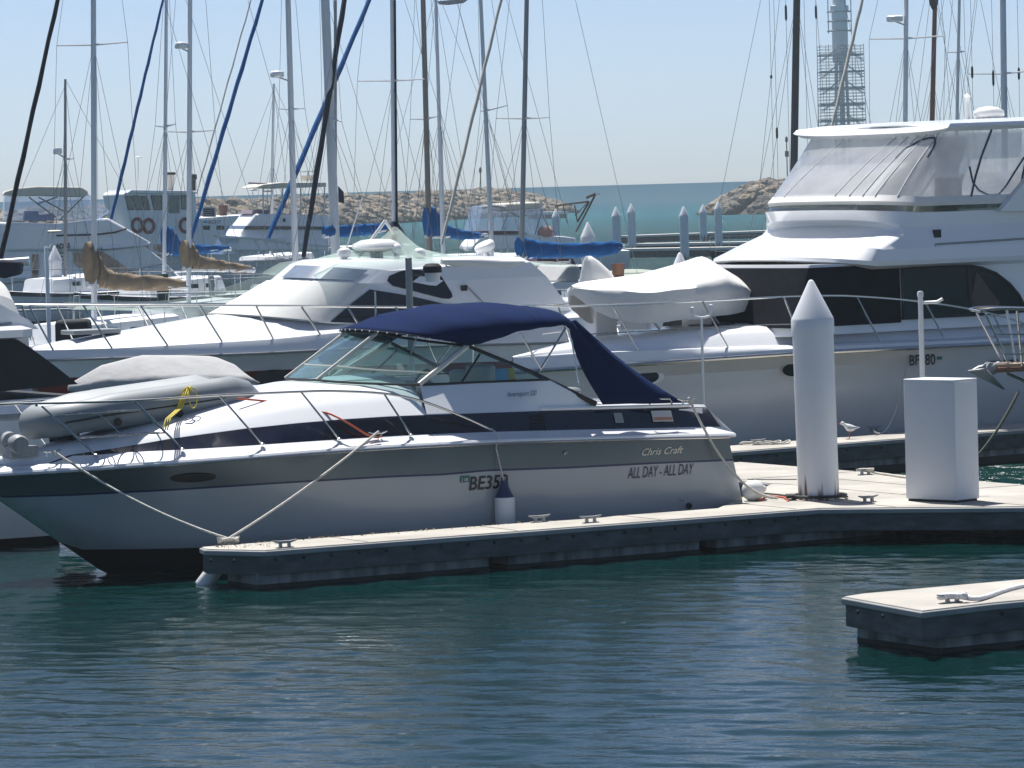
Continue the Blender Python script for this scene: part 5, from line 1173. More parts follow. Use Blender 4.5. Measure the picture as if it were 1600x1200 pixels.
# ------------------------------------------------------------------ sailing yachts
def cover(g, f, name, st, m, fat=.36, t=0.):
    pts = smooth([(x, a, c) for x, a, c in st], 5); b = MB(); secs = []
    for i, p in enumerate(pts):
        hi, lo = f.t(p[0], p[1], t), f.t(p[0], p[2], t); c = (hi+lo)/2; h = max(.02, (hi[2]-lo[2])/2); w = min(.15, h*fat+.03)*(1+.10*math.sin(i*2.3))
        secs.append([Vector((c[0]+.03*math.sin(i*1.7), t+w*math.cos(a)*(1+.12*math.sin(3*a+i)), c[2]+h*math.sin(a)*(1+.07*math.sin(i*2.9+a*2)*math.cos(i*1.1))+.02*math.sin(5*a+i*1.3))) for a in np.linspace(0, 2*PI, 20, endpoint=False)])
    b.loft(secs, closed=True, caps=True); return b.build(name, m, g, 60)
def sailboat(label, Y, x0, xb, yb, wpx, m, H=15., ang=52, spread=(), furl=None, boomcov=None, covm=None, L=10.5, hull=None, stripe=NAVYG, radar=None, deckz=1.25, extra=(), wires=True, cab=True, group='moored sailing yachts', sailor=None, dark=False, blocks=()):
    p1, p2 = at_d(x0, 0, Y), at_d(xb, yb, Y); dz = (p1-p2)/(p1.z-p2.z); foot = p2 + dz*(deckz-p2.z); top = p2 + dz*(H-p2.z)
    f = Fr((foot.x, foot.y), ang); g = frthing('sailboat', label, 'sailboat', f, group); k = Y/FP
    l = lambda w: f.L(w); hd = l(top); r = wpx*k/2
    n = 9; ax = [l(foot).lerp(hd, i/n) for i in range(n+1)]
    MB().tube(ax, [r*(1-.28*(i/n)**2) for i in range(n+1)], 12).build('mast', m, g)
    s0 = -.42*L
    if hull is not False:
        simple_hull(g, f, s0, L, L*.155, lambda s: deckz-.15+.3*max(0, -(s)/(L*.42))**2, rake=1.6, flare=.55, mats=[hull or GEL2, BLACK, stripe], stripe=[1, 1, 0, 0, 0, 2], boot=.15, p=1.9, aftw=.72)
        if cab:
            b = MB(); secs = []
            for u in (0, .04, .3, .6, .9, .94, 1):
                s = s0+L*(.28+.34*u); w = L*.155*.62*(.75+.25*min(1, u*3)); h = deckz+.02+(.38+.12*u)*(1 if 0 < u < 1 else .1)
                secs.append([Vector((s, sg*ww, z)) for sg, ww, z in ((-1, w, deckz-.12), (-1, w*.94, h-.05), (-1, w*.8, h), (1, w*.8, h), (1, w*.94, h-.05), (1, w, deckz-.12))])
            b.loft(secs, caps=True); c_ = b.build('cabin', GEL2, g, 35)
            for sg in (-1, 1):
                for j in range(3):
                    b = MB(); s = s0+L*(.36+.08*j); w = L*.155*.62*.97+.012; b.poly([(s, sg*w, deckz+.12), (s+.45, sg*w, deckz+.12), (s+.45, sg*w*.98, deckz+.26), (s, sg*w*.98, deckz+.26)]); b.build('cabin_window', DKGL, c_)
        # lifelines
        for sg in (-1, 1):
            b = MB(); b.tube([(s0+L*u, sg*L*.155*(.9 if u > .3 else .9*u/.3), deckz+.6+.2*(1-u)) for u in (.02, .15, .3, .5, .7, .95)], .010, 5); b.build('lifeline', STEEL, g)
            for u in (.02, .3, .5, .7, .95): MB().tube([(s0+L*u, sg*L*.155*(.9 if u > .3 else .9*u/.3), z) for z in (deckz-.1, deckz+.6+.2*(1-u))], .014, 5).build('stanchion', STEEL, g)
    rw = max(.005, .34*k)
    tips = []
    for y, xl, xr, dl, dr in spread:
        u = (0-0); xm = x0+(xb-x0)*y/yb; c = f.s_(xm, y, 0) if False else l(at_d(xm, y, Y))
        sl, sr = (xm-xl)*k/math.sin(f.a), (xr-xm)*k/math.sin(f.a)
        a_, b_ = Vector((c[0]-.05, c[1]+sl, c[2]+dl*k)), Vector((c[0]-.05, c[1]-sr, c[2]+dr*k)); tips.append((a_, b_))
        for q in (a_, b_): MB().tube([c, q], [1.9*k, 1.1*k], 6).build('spreader', WHSP if not dark else m, g)
    if wires:
        ch = L*.145
        for j, sg in ((0, 1), (1, -1)):
            pth = [hd*.98 if False else hd - Vector((0, 0, .3))] + [t[j] for t in sorted(tips, key=lambda t: -t[0][2])] + [Vector((.1, sg*ch, deckz))]
            MB().tube(pth, rw, 5).build('shroud', WIRE, g)
            c = ax[5] if not tips else l(at_d(x0+(xb-x0)*spread[-1][0]/yb, spread[-1][0], Y))
            MB().tube([c, (.55, sg*ch*.95, deckz)], rw, 5).build('shroud', WIRE, g); MB().tube([c, (-.6, sg*ch*.95, deckz)], rw, 5).build('shroud', WIRE, g)
        MB().tube([hd, (L*.56, 0, deckz+.1)], rw, 5).build('backstay', WIRE, g)
        if not furl: MB().tube([hd-Vector((0, 0, .2)), (s0+.1, 0, deckz+.2)], rw, 5).build('forestay', WIRE, g)
        MB().tube([hd-Vector((0, 0, .1)), Vector((.3, .1, deckz+.8))], rw*.8, 5).build('halyard', WIRE, g)
    if furl:
        (xa, ya), (xc, yc), w, fm = furl; a_, c_ = f.t(xa, ya, 0), f.t(xc, yc, 0); d = (a_-c_); up = c_ + d*((H*.97-c_[2])/d[2]) if d[2] else a_
        q = [c_.lerp(up, i/24) + Vector((0, .012*math.sin(i*2.1), 0)) for i in range(25)]
        MB().tube(q, [w*k/2*(.75+.25*min(1, i/3))*(1-.45*(i/24)**2)*(1+.07*math.sin(i*1.9)) for i in range(25)], 10).build('furled_sail', fm, g, 60)
    if boomcov:
        x_, y_, z_ = boomcov[0], boomcov[-1], 0
        pa, pb = f.t(boomcov[0][0], boomcov[1][2]-2, 0), f.t(boomcov[-1][0]+4, boomcov[-1][2]-3, 0); MB().tube([pa, pb], .07, 8).build('boom', ALU, g)
        cover(g, f, 'sail_cover', boomcov, covm)
    if radar:
        x, y, rr = radar; c = l(at_d(x, y, Y)); q = l(at_d(x0+(xb-x0)*y/yb, y+8, Y))
        o = MB().lathe([(rr*.85*k, -5*k), (rr*k, -3*k), (rr*k, 3*k), (rr*.8*k, 5*k), (0, 5.5*k)], c, 16).build('radar_dome', GEL2, g, 50); MB().tube([c-Vector((0, 0, 4*k)), q-Vector((0, 0, 3*k))], 1.2*k, 6).build('radar_bracket', GRSP, g)
    for x, y, hh in blocks:
        c = l(at_d(x, y, Y)); MB().lathe([(.6*k, -hh*k), (1.9*k, -hh*.7*k), (1.9*k, hh*.7*k), (.6*k, hh*k)], c, 8).build('rigging_block', DKSP, g); MB().tube([c + Vector((0, 0, 40)), c, Vector((c[0], c[1], deckz))], rw, 5).build('running_rigging', WIRE, g)
    for fn in extra: fn(g, f, l, k)
    return g, f
sailboat('white masted yacht with a sagging tan boom cover and black furled headsail', 95, 146, 147, 400, 9.5, WHSP, 14.5, spread=[(70, 86, 206, 2, 1)], furl=((90, 0), (-30, 545), 8, BLKC), stripe=TIMB,
    boomcov=[(136, 379, 446), (147, 378, 446), (151, 392, 449), (159, 411, 450), (175, 424, 452), (212, 429, 454), (246, 431, 454), (288, 439, 452)], covm=TANC)
sailboat('white masted yacht with the smaller tan boom cover and radar on its mast', 108, 297, 295, 400, 8, WHSP, 15, spread=[(206, 257, 341, 2, 1)], furl=((392, 0), (308, 300), 3, WHTC), radar=(283, 71, 10),
    boomcov=[(287, 376, 421), (296, 376, 422), (302, 384, 423), (311, 398, 423), (334, 404, 424), (355, 409, 425), (378, 413, 426), (393, 417, 425)], covm=TANC)
sailboat('yacht with blue furled headsail and hanging blue boom cover before the work boat', 140, 260, 257, 380, 6.5, WHSP, 13.2, spread=[(198, 243, 277, 2, 4)], furl=((250, 20), (174, 342), 5.5, BLUEC),
    boomcov=[(256, 352, 396), (261, 353, 398), (270, 358, 400), (279, 374, 400), (290, 380, 401), (322, 383, 396), (356, 384, 392)], covm=BLUEC)
sailboat('yacht with weathered mast carrying a white radar and long blue furled headsail', 130, 450, 459, 320, 10, ALU, 15, spread=[(171, 437, 479, 2, 1)], furl=((410, 0), (299, 372), 7, BLUEC), radar=(433, 116, 11))
def bigflag(g, f, l, k):
    q = [l(at_d(x, y, 128)) for x, y in ((528, 290), (537, 300), (538, 318), (529, 316))]; b = MB(); b.poly(q, .01); b.build('burgee', DNVC, g)
    MB().tube([l(at_d(524, y, 128)) for y in (0, 385)], .05, 6).build('mast_track', GRSP, g)
sailboat('large yacht with thick tapering grey mast and dark navy furled headsail', 125, 508, 524, 385, 15, ALU, 19, spread=[(184, 505, 536, 0, -7)], furl=((538, 0), (474, 402), 9, DNVC), L=14,
    boomcov=[(506, 354, 371), (520, 352, 371), (545, 352, 370), (575, 350, 367), (600, 349, 363), (611, 349, 361)], covm=BLUEC, extra=[bigflag])
def boot(g, f, l, k): MB().lathe([(5*k, 22*k), (7*k, 18*k), (14*k, 6*k), (20*k, -4*k), (21*k, -8*k)], l(at_d(617, 368, 100)), 16).build('mast_boot', DNVC, g, 60); MB().tube([l(at_d(613+4.0, 0, 99.95)), l(at_d(616+4.0, 350, 99.95))], 1.7*k, 6).build('mast_track', DNVC, g)
sailboat('yacht with dark striped white mast rising from a navy boot', 100, 613, 616, 350, 8, WHSP, 15, spread=[(126, 559, 666, 2, 0)], extra=[boot])
sailboat('yacht with brownish mast and bunched blue sail cover before the groyne', 150, 661, 671, 390, 9, BRSP, 16.5, spread=[(186, 642, 691, 1, 5)], furl=((577, 0), (419, 372), 8.5, BLUEC),
    boomcov=[(665, 325, 372), (671, 322, 372), (681, 326, 371), (690, 345, 370), (703, 353, 372), (722, 359, 374), (745, 363, 373), (757, 365, 370)], covm=BLUEC)
def wingflag(g, f, l, k):
    q = [l(at_d(x, y, 138)) for x, y in ((683, 2), (735, -3), (724, 5), (700, 8), (686, 7))]; b = MB(); b.poly(q, .01); b.build('flag', GRSP, g)
    MB().tube([l(at_d(688, 205, 138)), l(at_d(693, 392, 138))], 3*k, 8).build('mast_track', ALU, g)
sailboat('yacht with slim grey mast flying a dark flag at the top edge', 138, 681, 692, 390, 6.5, ALU, 11.3, extra=[wingflag])
sailboat('yacht with plain mast between the navy flag mast and the blue boom yacht', 170, 751, 766, 340, 7, ALU, 17, spread=[(173, 752, 794, 0, 7)])
sailboat('yacht with grey mast and bright blue boom cover in the middle', 118, 823, 815, 400, 8, GRSP, 15.5, spread=[(185, 777, 860, 2, 0)], furl=((783, 0), (690, 382), 5.5, CRMC),
    boomcov=[(810, 371, 404), (820, 371, 404), (836, 375, 404), (865, 379, 403), (900, 380, 402), (938, 378, 401), (960, 377, 396), (971, 380, 389)], covm=BLUEC)
sailboat('distant yacht with short thin mast beside the weathered radar mast', 190, 430, 425, 300, 5, WHSP, 9.6)
sailboat('yacht with short dark grey mast over the flybridge boat at the far left', 150, 102, 102, 300, 5.5, GRSP, 8.9, radar=(90, 236, 7), spread=[(249, 100, 118, 0, 1)])
sailboat('tall ship with thick dark wooden mast left of the scaffolded tower', 190, 1245, 1240, 290, 12, DKSP, 22, spread=(), L=16, hull=pbr('dark_green_hull', (.02, .05, .04), .4), dark=True, blocks=[(1228, 20, 13), (1275, 19, 11), (1214, 208, 9), (1262, 240, 4), (1205, 120, 3)])
sailboat('yacht with white mast bearing a grey radar over the flybridge yacht roof', 150, 1416, 1414, 250, 8, WHSP, 16, spread=[(60, 1363, 1473, 2, 1)], radar=(1398, 29, 13), furl=((1347, 0), (1300, 198), 6, CRMC))
def bunch(g, f, l, k): MB().lathe([(3*k, -9*k), (7*k, 0), (8*k, 10*k), (4*k, 24*k)], l(at_d(1459, 6, 165)), 10).build('mast_hoop', DKSP, g)
sailboat('gaff yacht with varnished brown mast over the flybridge yacht roof', 165, 1461, 1455, 250, 8.5, TIMB, 14, extra=[bunch], dark=True)
sailboat('yacht with thin grey mast right of the varnished brown one', 160, 1499, 1494, 250, 5.5, ALU, 15, spread=[(81, 1483, 1508, 0, 0)])
sailboat('yacht with thick white mast and dark rigging blocks at the far right', 140, 1567, 1570, 250, 10.5, WHSP, 17, spread=[(115, 1518, 1615, 2, 3)], blocks=[(1519, 113, 10), (1552, 122, 13), (1592, 115, 10)])
# ------------------------------------------------------------------ motor boats in the background
def prof(g, name, f, P, t, w, m, ang=25, bev=0., tw=1.):
    """side outline in photo pixels on the plane t, extruded right across the boat"""
    q = [f.t(x, y, t) for x, y in P]; b = MB(); n = len(q); zs_ = [p[2] for p in q]; z0, z1 = min(zs_), max(zs_)
    kk = lambda p: w*(1-(1-tw)*(p[2]-z0)/max(.01, z1-z0))
    A1 = [(p[0], -kk(p), p[2]) for p in q]; A2 = [(p[0], kk(p), p[2]) for p in q]
    b.add(A1+A2, [tuple(range(n)), tuple(range(2*n-1, n-1, -1))] + [(i, n+i, n+(i+1) % n, (i+1) % n) for i in range(n)])
    import bmesh
    o = b.build(name, m, g, ang, bevel=bev); bm = bmesh.new(); bm.from_mesh(o.data); bmesh.ops.recalc_face_normals(bm, faces=bm.faces); bm.to_mesh(o.data); bm.free(); return o
def pane(g, f, name, P, t, m, out=.02):
    q = [f.t(x, y, t) for x, y in P]; sg = -1 if t < 0 else 1; q = [(p[0], p[1]+sg*out, p[2]) for p in q]; return MB().poly(q).build(name, m, g)
def clearbox(g, f, name, P, t, w, m):
    q = [f.t(x, y, t) for x, y in P]; b = MB()
    for k in (-1, 1): b.add([(p[0], k*w, p[2]) for p in q], [tuple(range(len(q)))])
    b.loft([[(q[i][0], -w, q[i][2]), (q[i][0], w, q[i][2])] for i in range(len(q))]); return b.build(name, m, g, 20)
def flyleft():
    Y = 165; o = at_d(-60, 400, Y); f = Fr((o.x, o.y), 8); t = -1.9
    g = frthing('flybridge_boat', 'white flybridge boat with blue tinted clears facing right at the far left', 'motor yacht', f)
    k = f.t(300, 440, 0)[0]
    G = simple_hull(g, Fr(f.o, 8), -k-.6, k+6, 2.2, lambda s: 1.45, mats=[GEL2, BLACK, NAVYG], rake=1.5); h = g.children[0]; h.scale = (-1, 1, 1)
    prof(g, 'deck_house', f, [(-60, 392), (150, 392), (225, 384), (252, 404), (275, 428), (285, 440), (280, 468), (-60, 472)], t, 1.75, GEL2, bev=.06)
    prof(g, 'flybridge_coaming', f, [(-60, 350), (0, 347), (90, 350), (150, 343), (168, 340), (200, 358), (236, 379), (228, 383), (150, 391), (-60, 393)], t, 1.9, GEL, bev=.10)
    prof(g, 'foredeck_brow', f, [(205, 386), (228, 385), (262, 415), (290, 438), (275, 440), (225, 430), (215, 410)], t, 1.85, GEL, bev=.1, tw=.45)
    prof(g, 'visor', f, [(155, 346), (170, 341), (200, 358), (237, 380), (228, 384), (160, 390), (150, 370)], t, 2.05, GEL, bev=.05, tw=.55)
    prof(g, 'bimini_top', f, [(4, 305), (8, 299), (25, 294), (60, 291), (128, 292), (137, 298), (138, 305), (130, 308), (60, 306), (20, 307)], t, 1.7, CRMC, bev=.05)
    clearbox(g, f, 'clear_curtain', [(6, 345), (8, 306), (137, 302), (174, 331), (150, 344)], t, 1.6, VINYB)
    b = MB()
    for (a, c, d, e) in ((45, 308, 88, 340), (90, 308, 60, 318), (135, 303, 92, 345), (60, 308, 100, 330)): b.tube([f.t(a, c, -1.66), f.t(d, e, -1.66)], .03, 5)
    b.build('bimini_frame', GRSP, g)
    b = MB(); b.tube([f.t(x, y, -1.95) for x, y in ((88, 368), (150, 366.5), (180, 363), (198, 357))], .035, 5); b.build('moulding_line', BLKR, g)
    prof(g, 'helm_seats', f, [(38, 345), (40, 330), (60, 330), (62, 336), (85, 334), (86, 345)], t, 1.1, pbr('blue_upholstery', (.05, .16, .42), .6))
    pane(g, f, 'saloon_window', [(113, 394), (160, 393), (178, 404), (212, 428), (214, 433), (137, 428), (116, 412)], -1.75, DKGL, .03)
    pane(g, f, 'door', [(50, 397), (60, 397), (60, 440), (50, 440)], -1.75, DKGL, .03)
    for j in range(4): pane(g, f, 'vent_slat', [(91, 394+j*5.5), (103, 394+j*5.5), (106, 397+j*5.5), (92, 397+j*5.5)], -1.75, NAVYG, .03)
    p0 = f.t(87, 388.5, -1.95); letter_on('registration_number', 'AC055', .28, lambda a, b_: Vector((p0[0]+a, p0[1]-.03, p0[2]+b_)), INKB, g, width=.58, bold=.012)
    b = MB(); b.tube([f.t(x, y, -2.1) for x, y in ((195, 425), (240, 415), (300, 405))], .02, 5); b.tube([f.t(x, y, -2.1) for x, y in ((0, 445), (30, 440), (52, 442), (53, 468))], .025, 5); b.build('guard_rail', STEEL, g)
flyleft()
def workboat():
    Y = 215; o = at_d(190, 380, Y); f = Fr((o.x, o.y), 20); t = -2.2
    g = frthing('work_boat', 'white work boat with slanted wheelhouse windows and red life rings', 'work boat', f)
    simple_hull(g, f, -1.5, 17, 2.6, lambda s: 1.6+.5*max(0, 1-s/6), mats=[GEL2, BLACK, NAVYG], rake=1.2)
    prof(g, 'wheelhouse', f, [(193, 304), (196, 300), (306, 302), (308, 335), (310, 398), (212, 398), (204, 350)], t, 2.2, pbr('white_work_paint', (.88, .89, .89), .5, var=.04), bev=.05)
    prof(g, 'roof', f, [(200, 300), (204, 296.5), (300, 298), (309, 301), (306, 303), (200, 302)], t, 2.35, GEL, bev=.03)
    prof(g, 'deck_house', f, [(309, 341), (322, 339), (395, 335), (394, 341), (384, 360), (380, 398), (309, 398)], t, 2.2, MATS['white_work_paint'], bev=.05)
    for q in ([(196, 307), (203.5, 307), (208.5, 327), (200.5, 327)], [(207, 307), (216, 307), (221.5, 327), (212.5, 327)], [(220, 307), (228.5, 307), (233.5, 327), (225.5, 327)], [(236, 306.5), (252, 306.5), (252, 327), (241, 327)], [(283, 306), (291, 306), (291, 326), (284, 326)]):
        w = pane(g, f, 'window_frame', [(x+(1.2 if x > sum(a for a, _ in q)/4 else -1.2), y+(1.2 if y > 315 else -1.2)) for x, y in q], t, BLKR, .03); pane(w, f, 'window', q, t, pbr('greenish_glass', (.16, .19, .15), .1, coat=.4, var=.5, scale=.8), .045).parent = w
    pane(g, f, 'door', [(263, 305), (280.5, 305), (280.5, 333), (263, 333)], t, pbr('grey_green_door', (.20, .24, .21), .5, var=.2), .03)
    RING = pbr('red_life_ring', (.22, .03, .025), .5)
    for x, y in ((214, 352), (232, 353), (289, 352)):
        c = f.t(x, y, t); b = MB(); b.tube([Vector((c[0]+.27*math.cos(a), c[1]-.06, c[2]+.34*math.sin(a))) for a in np.linspace(0, 2*PI, 24, endpoint=False)], .085, 8, closed=True); b.build('life_ring', RING, g)
    prof(g, 'funnel', f, [(264, 298), (265, 273), (275, 273), (273, 298)], -.6, .35, CRMC); prof(g, 'funnel_cap', f, [(262, 273), (262, 269), (276, 269), (276, 273)], -.6, .4, BLKR)
    b = MB(); b.lathe([(.14, 0), (.14, .55), (.22, .6), (.22, .85), (0, .9)], f.t(302, 298, -.5), 12); b.build('exhaust_stack', BLKR, g)
    b = MB(); c = f.t(216, 297, 0); tp = f.t(216, 247, 0); b.tube([c, tp], .03, 6); b.lathe([(.24, 0), (.2, .06), (0, .10)], tp, 14); b.build('aerial', WHPL, g)
    w = pane(g, f, 'notice_board', [(316, 324), (337, 324), (337, 339), (316, 339)], t, WHPL, .05); pane(w, f, 'notice_panel', [(317.5, 325.5), (334.5, 325.5), (334.5, 337.5), (317.5, 337.5)], t, pbr('dark_purple_panel', (.05, .02, .05), .5), .07).parent = w
    for j in range(3): p0 = f.t(319, 330+j*3.2, t-.08); letter_on('notice_lettering', ('TO BOAT', 'SERVICE', 'HARBOUR')[j], .08, lambda a, b_, p0=p0: Vector((p0[0]+a, p0[1], p0[2]+b_)), WHPL, w, width=.42)
    p0 = f.t(326, 349.5, t-.03); letter_on('registration_number', 'BG317', .24, lambda a, b_: Vector((p0[0]+a, p0[1], p0[2]+b_)), INKN, g, width=.66); p1 = f.t(317, 348.5, t-.03); MB().poly([p1, p1+Vector((.25, 0, 0)), p1+Vector((.25, 0, .12)), p1+Vector((0, 0, .12))]).build('registration_sticker', pbr('teal_label', (.1, .45, .55), .5), g)
    for x0, x1 in ((317, 328), (338, 350)): pane(g, f, 'side_port', [(x0, 352.5), (x1, 352.5), (x1, 359), (x0, 359)], t, DKGL, .03)
    pane(g, f, 'side_port', [(355, 353), (367, 353), (368, 371), (355, 371)], t, GRSP, .03); pane(g, f, 'side_port', [(356.5, 354.5), (365.5, 354.5), (366.5, 371), (356.5, 371)], t, MATS['white_work_paint'], .045)
    for x0, x1 in ((222, 232), (240, 256)): pane(g, f, 'side_port', [(x0, 382), (x1, 382), (x1, 395), (x0, 390)], t, DKGL, .03)
    b = MB(); c = f.t(349, 334, -.5); b.lathe([(.16, -.6), (.26, .4), (.25, .45), (0, .45)], c, 12); b.build('deck_drum', pbr('rust_brown_paint', (.10, .04, .03), .6), g)
workboat()
def stripeboat():
    Y = 185; o = at_d(372, 385, Y); f = Fr((o.x, o.y), 14); t = -2.0
    g = frthing('charter_boat', 'white motor boat with navy stripe and long cream canopy on posts', 'motor yacht', f)
    simple_hull(g, f, -1, 13, 2.1, lambda s: 1.5, mats=[GEL2, BLACK, NAVYG], rake=1.5)
    prof(g, 'deck_house', f, [(370, 385), (378, 362), (392, 345), (400, 334), (515, 336), (515, 392), (370, 392)], t, 2.0, GEL2, bev=.08, tw=.92)
    prof(g, 'window_band', f, [(381, 358.5), (384, 353), (515, 354), (515, 358.5)], t, 2.02, NAVYG)
    prof(g, 'visor', f, [(350, 368), (392, 371), (440, 372), (440, 374), (360, 372)], t, 2.1, GEL)
    clearbox(g, f, 'windscreen', [(348, 398), (365, 372), (392, 372), (380, 398)], t, 1.8, VINYB)
    prof(g, 'cabin_roof', f, [(396, 334), (400, 328), (425, 328), (424, 334)], t, 1.6, pbr('mauve_canvas', (.20, .16, .20), .8))
    prof(g, 'canopy', f, [(400, 293), (412, 288), (440, 285), (510, 284.5), (511, 292), (440, 294.5)], t, 1.9, CRMC, bev=.04)
    for x, y0, y1 in ((411, 294, 340), (441, 294, 338), (470, 294, 338), (507, 292, 340)): MB().tube([f.t(x, y0, -1.7), f.t(x, y1, -1.7)], .035, 6).build('canopy_post', ALU, g); MB().tube([f.t(x, y0, 1.7), f.t(x, y1, 1.7)], .035, 6).build('canopy_post', ALU, g)
    b = MB(); b.box(f.t(481, 276, 0)+Vector((0, 0, -.06)), (.62, .5, .22)); b.build('hailer', CREAM, g, bevel=.03); b = MB(); b.box(f.t(481, 268, 0), (.7, .3, .07)); b.build('radar_scanner', WHPL, g); b = MB(); b.tube([f.t(481, 268, 0), f.t(481, 284, 0)], .03, 6); b.build('scanner_post', ALU, g)
    b = MB(); b.tube([f.t(388, 286, -.8), f.t(418, 287.5, -.8)], .045, 6); b.build('rod_tube', pbr('mauve_canvas', (.20, .16, .20), .8), g)
    for x, y in ((395, 298), (418, 300)): MB().lathe([(.22, 0), (.2, .05), (0, .08)], f.t(x, y, -1), 12).build('aerial_disc', WHPL, g); MB().tube([f.t(x, y, -1), f.t(x, 345, -1)], .018, 5).build('aerial_post', WHPL, g)
    b = MB(); b.box(f.t(444, 344, -2.0), (.1, .06, .16)); b.build('vent', BLKR, g)
    # white frame work on the aft deck
    for x in (405, 420, 436, 452, 470): MB().tube([f.t(x-8, 373, -2.0), f.t(x+8, 400, -2.0)], .03, 5).build('frame_strut', WHSP, g)
    b = MB(); b.tube([f.t(x, y, -2.0) for x, y in ((395, 372), (440, 378), (530, 386))], .05, 6); b.build('frame_beam', WHSP, g)
stripeboat()
def creamtop():
    Y = 195; o = at_d(748, 378, Y); f = Fr((o.x, o.y), 12); t = -1.6
    g = frthing('cabin_cruiser', 'small cruiser with rolled cream canopy and clear sides before the groyne', 'motorboat', f)
    simple_hull(g, f, -1.5, 8.5, 1.7, lambda s: 1.35, mats=[GEL2, BLACK, NAVYG], rake=1.4)
    prof(g, 'cabin', f, [(738, 385), (748, 374), (762, 366), (880, 369), (900, 372), (900, 392), (738, 392)], t, 1.6, GEL2, bev=.05)
    prof(g, 'cabin_roof', f, [(750, 361), (812, 361), (826, 366), (762, 367)], t, 1.65, pbr('maroon_trim', (.09, .03, .05), .5))
    clearbox(g, f, 'clear_curtain', [(746, 361), (755, 323), (775, 320), (846, 317), (862, 366), (826, 366)], t, 1.5, VINYB)
    prof(g, 'rolled_canopy', f, [(780, 321), (792, 318), (845, 315), (847, 325), (800, 330), (783, 328)], t, 1.55, CRMC, bev=.1); b = MB(); b.tube([f.t(x, y, -1.55) for x, y in ((754, 324), (772, 321), (790, 324))], .08, 6); b.build('canopy_roll', GRYC, g, 60)
    b = MB()
    for a, c, d, e in ((794, 332, 784, 360), (798, 332, 820, 345), (848, 327, 836, 366), (844, 327, 862, 366)): b.tube([f.t(a, c, -1.57), f.t(d, e, -1.57)], .025, 5)
    b.build('canopy_frame', GRSP, g)
    b = MB(); c = f.t(852, 362, -1.3); b.lathe([(.35, -.25), (.42, 0), (.25, .25), (0, .28)], c, 14); b.build('buoy_ring', pbr('faded_pink_float', (.55, .28, .22), .6), g, 60)
    # bow pulpit lattice tilted up at the right
    b = MB(); q = lambda x, y, tt: f.t(x, y, tt)
    for tt in (-.35, .35):
        b.tube([q(868, 322, tt), q(895, 318, tt), q(920, 315, tt)], .05, 6); b.tube([q(916, 309, tt), q(930, 303, tt)], .07, 6); b.tube([q(930, 304, tt), q(918, 328, tt), q(900, 362, tt)], .05, 6); b.tube([q(920, 316, tt), q(902, 347, tt)], .05, 6)
        b.tube([q(880, 322, tt), q(887, 349, tt)], .03, 6); b.tube([q(898, 320, tt), q(902, 346, tt)], .03, 6); b.tube([q(918, 317, tt), q(898, 337, tt)], .025, 6)
    b.tube([q(868, 322, -.35), q(868, 322, .35)], .04, 6); b.tube([q(920, 315, -.35), q(920, 315, .35)], .04, 6); b.tube([q(930, 303, -.35), q(930, 303, .35)], .05, 6); b.build('raised_gangway', pbr('bronze_frame', (.10, .08, .06), .5, metal=.4), g)
    b = MB(); b.box(q(931, 303.5, 0), (.22, .8, .08)); b.build('gangway_tip', WHPL, g)
creamtop()
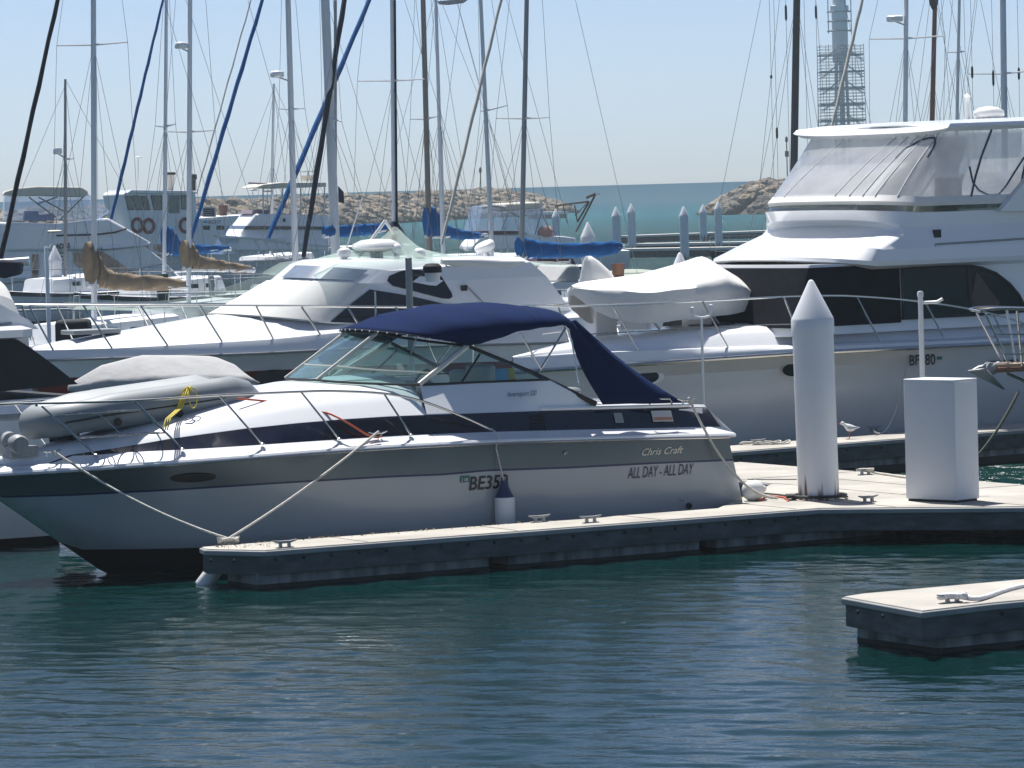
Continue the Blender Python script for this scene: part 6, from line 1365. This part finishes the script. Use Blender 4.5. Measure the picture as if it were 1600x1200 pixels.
def smallcraft():
    Y = 150; o = at_d(938, 412, Y); f = Fr((o.x, o.y), 5)
    g = frthing('runabout', 'small white runabout with draped green cover by the outer docks', 'boat', f)
    simple_hull(g, f, -.4, 2.6, .75, lambda s: 1.0, mats=[GEL2, GEL2, GEL2], rake=.8, zkeel=-.2)
    o = covered('boat_cover', '', '', f, -.3, 2.6, 0, lambda u: .2+.6*min(1, u*3), lambda u: 1.25+.15*math.sin(u*3), lambda u: .75, pbr('pale_green_cloth', (.38, .42, .36), .8), n=12)
    o.parent = g; o.location = (0, 0, 0); o.rotation_euler = (0, 0, 0)
    for kk in ('label', 'category'): del o[kk]
    Y = 92; p = at_d(966, 432, Y); k = Y/FP; b = MB(); b.lathe([(9*k, 0), (10.5*k, 18*k), (11*k, 20*k), (10*k, 20*k), (8.6*k, 2*k), (0, 2*k)], n=16); o = b.build('flower_tub', TERR, None); o.location = p; tag(o, 'terracotta tub beside the davit hood on the yacht', 'tub')
    # its stand: a dock pile top
    b = MB(); b.lathe([(.22, -3.5), (.22, 0)], n=14); o = b.build('dock_post', GRSP, None); o.location = p; tag(o, 'thick grey post carrying the terracotta tub', 'post')
    Y = 88; o = at_d(884, 440, Y); f = Fr((o.x, o.y), 20); g = frthing('day_cruiser', 'small white cabin boat with grey dodger behind the express cruiser cover', 'motorboat', f)
    simple_hull(g, f, -1.2, 6, 1.2, lambda s: 1.35, mats=[GEL2, BLACK, pbr('maroon_trim', (.09, .03, .05), .5)], rake=1.2, stripe=[1, 1, 2, 2, 0, 0])
    prof(g, 'dodger', f, [(868, 441), (886, 417), (892, 414), (906, 415), (910, 441)], -.9, .9, GRYC, bev=.05); prof(g, 'cabin_top', f, [(850, 448), (868, 441), (930, 441), (930, 450), (850, 452)], -1, 1.0, GEL)
    Y = 130; o = at_d(880, 425, Y); f = Fr((o.x, o.y), 20); g = frthing('maroon_yacht', 'maroon hulled boat with white ladder under the blue boom cover', 'sailboat', f)
    simple_hull(g, f, -2, 9, 1.5, lambda s: 1.2, mats=[pbr('maroon_hull', (.10, .025, .03), .35), BLACK, GEL], rake=1.4); prof(g, 'cabin', f, [(835, 425), (840, 404), (895, 404), (905, 425)], -1, 1.0, pbr('maroon_hull', (.10, .025, .03), .35)); 
    b = MB(); [b.tube([f.t(872, 410+j*6, -1.05), f.t(890, 410+j*6, -1.05)], .035, 5) for j in range(3)]; b.tube([f.t(871, 405, -1.05), f.t(871, 425, -1.05)], .035, 5); b.tube([f.t(891, 405, -1.05), f.t(891, 425, -1.05)], .035, 5); b.build('ladder', WHPL, g)
smallcraft()
# posts standing among the boats on the left
def post(name, label, x, y0, y1, Y, w, m, cat='post', top=None):
    p = at_d(x, y1, Y); k = Y/FP; h = at_d(x, y0, Y).z; g = thing(name, label, cat, (p.x, p.y, 0)); MB().lathe([(w*k/2, -1), (w*k/2, h-.03), (w*k/2-.02, h), (0, h)], n=16).build('shaft', m, g)
    if top: MB().lathe(top(k, h), n=18).build('cap', CREAM, g, 60)
post('mooring_post', 'thick dark green mooring post behind the express cruiser rail', 256, 428, 500, 112, 19, GRNP)
post('mooring_post', 'pale grey green mooring post below the smaller tan boom cover', 331, 431, 470, 140, 9, pbr('grey_green_post', (.30, .34, .31), .7))
post('signal_post', 'slim white post with a flat disc top left of the tan boom cover', 77, 385, 530, 84, 6.5, WHSP, 'post', None)
p = at_d(85, 363, 84); MB0 = thing('disc_light', 'flat cream disc light on a short stalk above the slim white post', 'light', p); k = 84/FP
MB().lathe([(3*k, -1*k), (11*k, 0), (12*k, 2*k), (8*k, 3.5*k), (0, 3.5*k)], n=18).build('disc', CREAM, MB0, 60); MB().tube([(0, 0, 0), (-2*k, 0, -16*k), (-8*k, 0, -25*k)], 2.2*k, 8).build('stalk', WHSP, MB0)
b = MB(); k = 90/FP; c = at_d(115, 518, 90); b.box((0, 0, 0), (52*k, .9, 38*k)); o = b.build('storage_box', BLKC, None, bevel=.09); o.location = c; tag(o, 'black covered box on the boat deck behind the slim white post', 'box')
b = MB(); b.box((0, 0, -1.1), (.5, .5, 1.7)); o2 = b.build('stand', GRSP, o)
b = MB(); Yq = 75; q = [at_d(x, y, Yq) for x, y in ((-20, 412), (5, 405), (38, 408), (36, 428), (12, 434), (-20, 430))]; c = q[0].copy(); b.poly([p-c for p in q], .5); o = b.build('furled_cover', DNVC, None, 30, bevel=.05); o.location = c; tag(o, 'navy bundled sail cover at the left edge above the white cruiser', 'sail cover')
b = MB(); q = [at_d(x, y, Yq+.2) for x, y in ((-40, 415), (46, 408))]; b.tube([p-c for p in q], .08, 8); b.tube([q[0]-c, Vector((q[0].x, q[0].y, .3))-c], .09, 8); b.build('boom', ALU, o)
# ------------------------------------------------------------------ sea haze
def haze():
    m = bpy.data.materials.new('sea_haze'); m.use_nodes = True; n = m.node_tree; n.nodes.remove(n.nodes['Principled BSDF'])
    v = n.nodes.new('ShaderNodeVolumePrincipled'); v.inputs['Color'].default_value = (.80, .94, 1, 1); v.inputs['Density'].default_value = .00028; v.inputs['Anisotropy'].default_value = .2
    n.links.new(v.outputs[0], n.nodes['Material Output'].inputs['Volume'])
    b = MB(); b.box((0, 520, 22), (1500, 1160, 48)); o = b.build('haze', m, None, 0, kind='stuff')
haze()
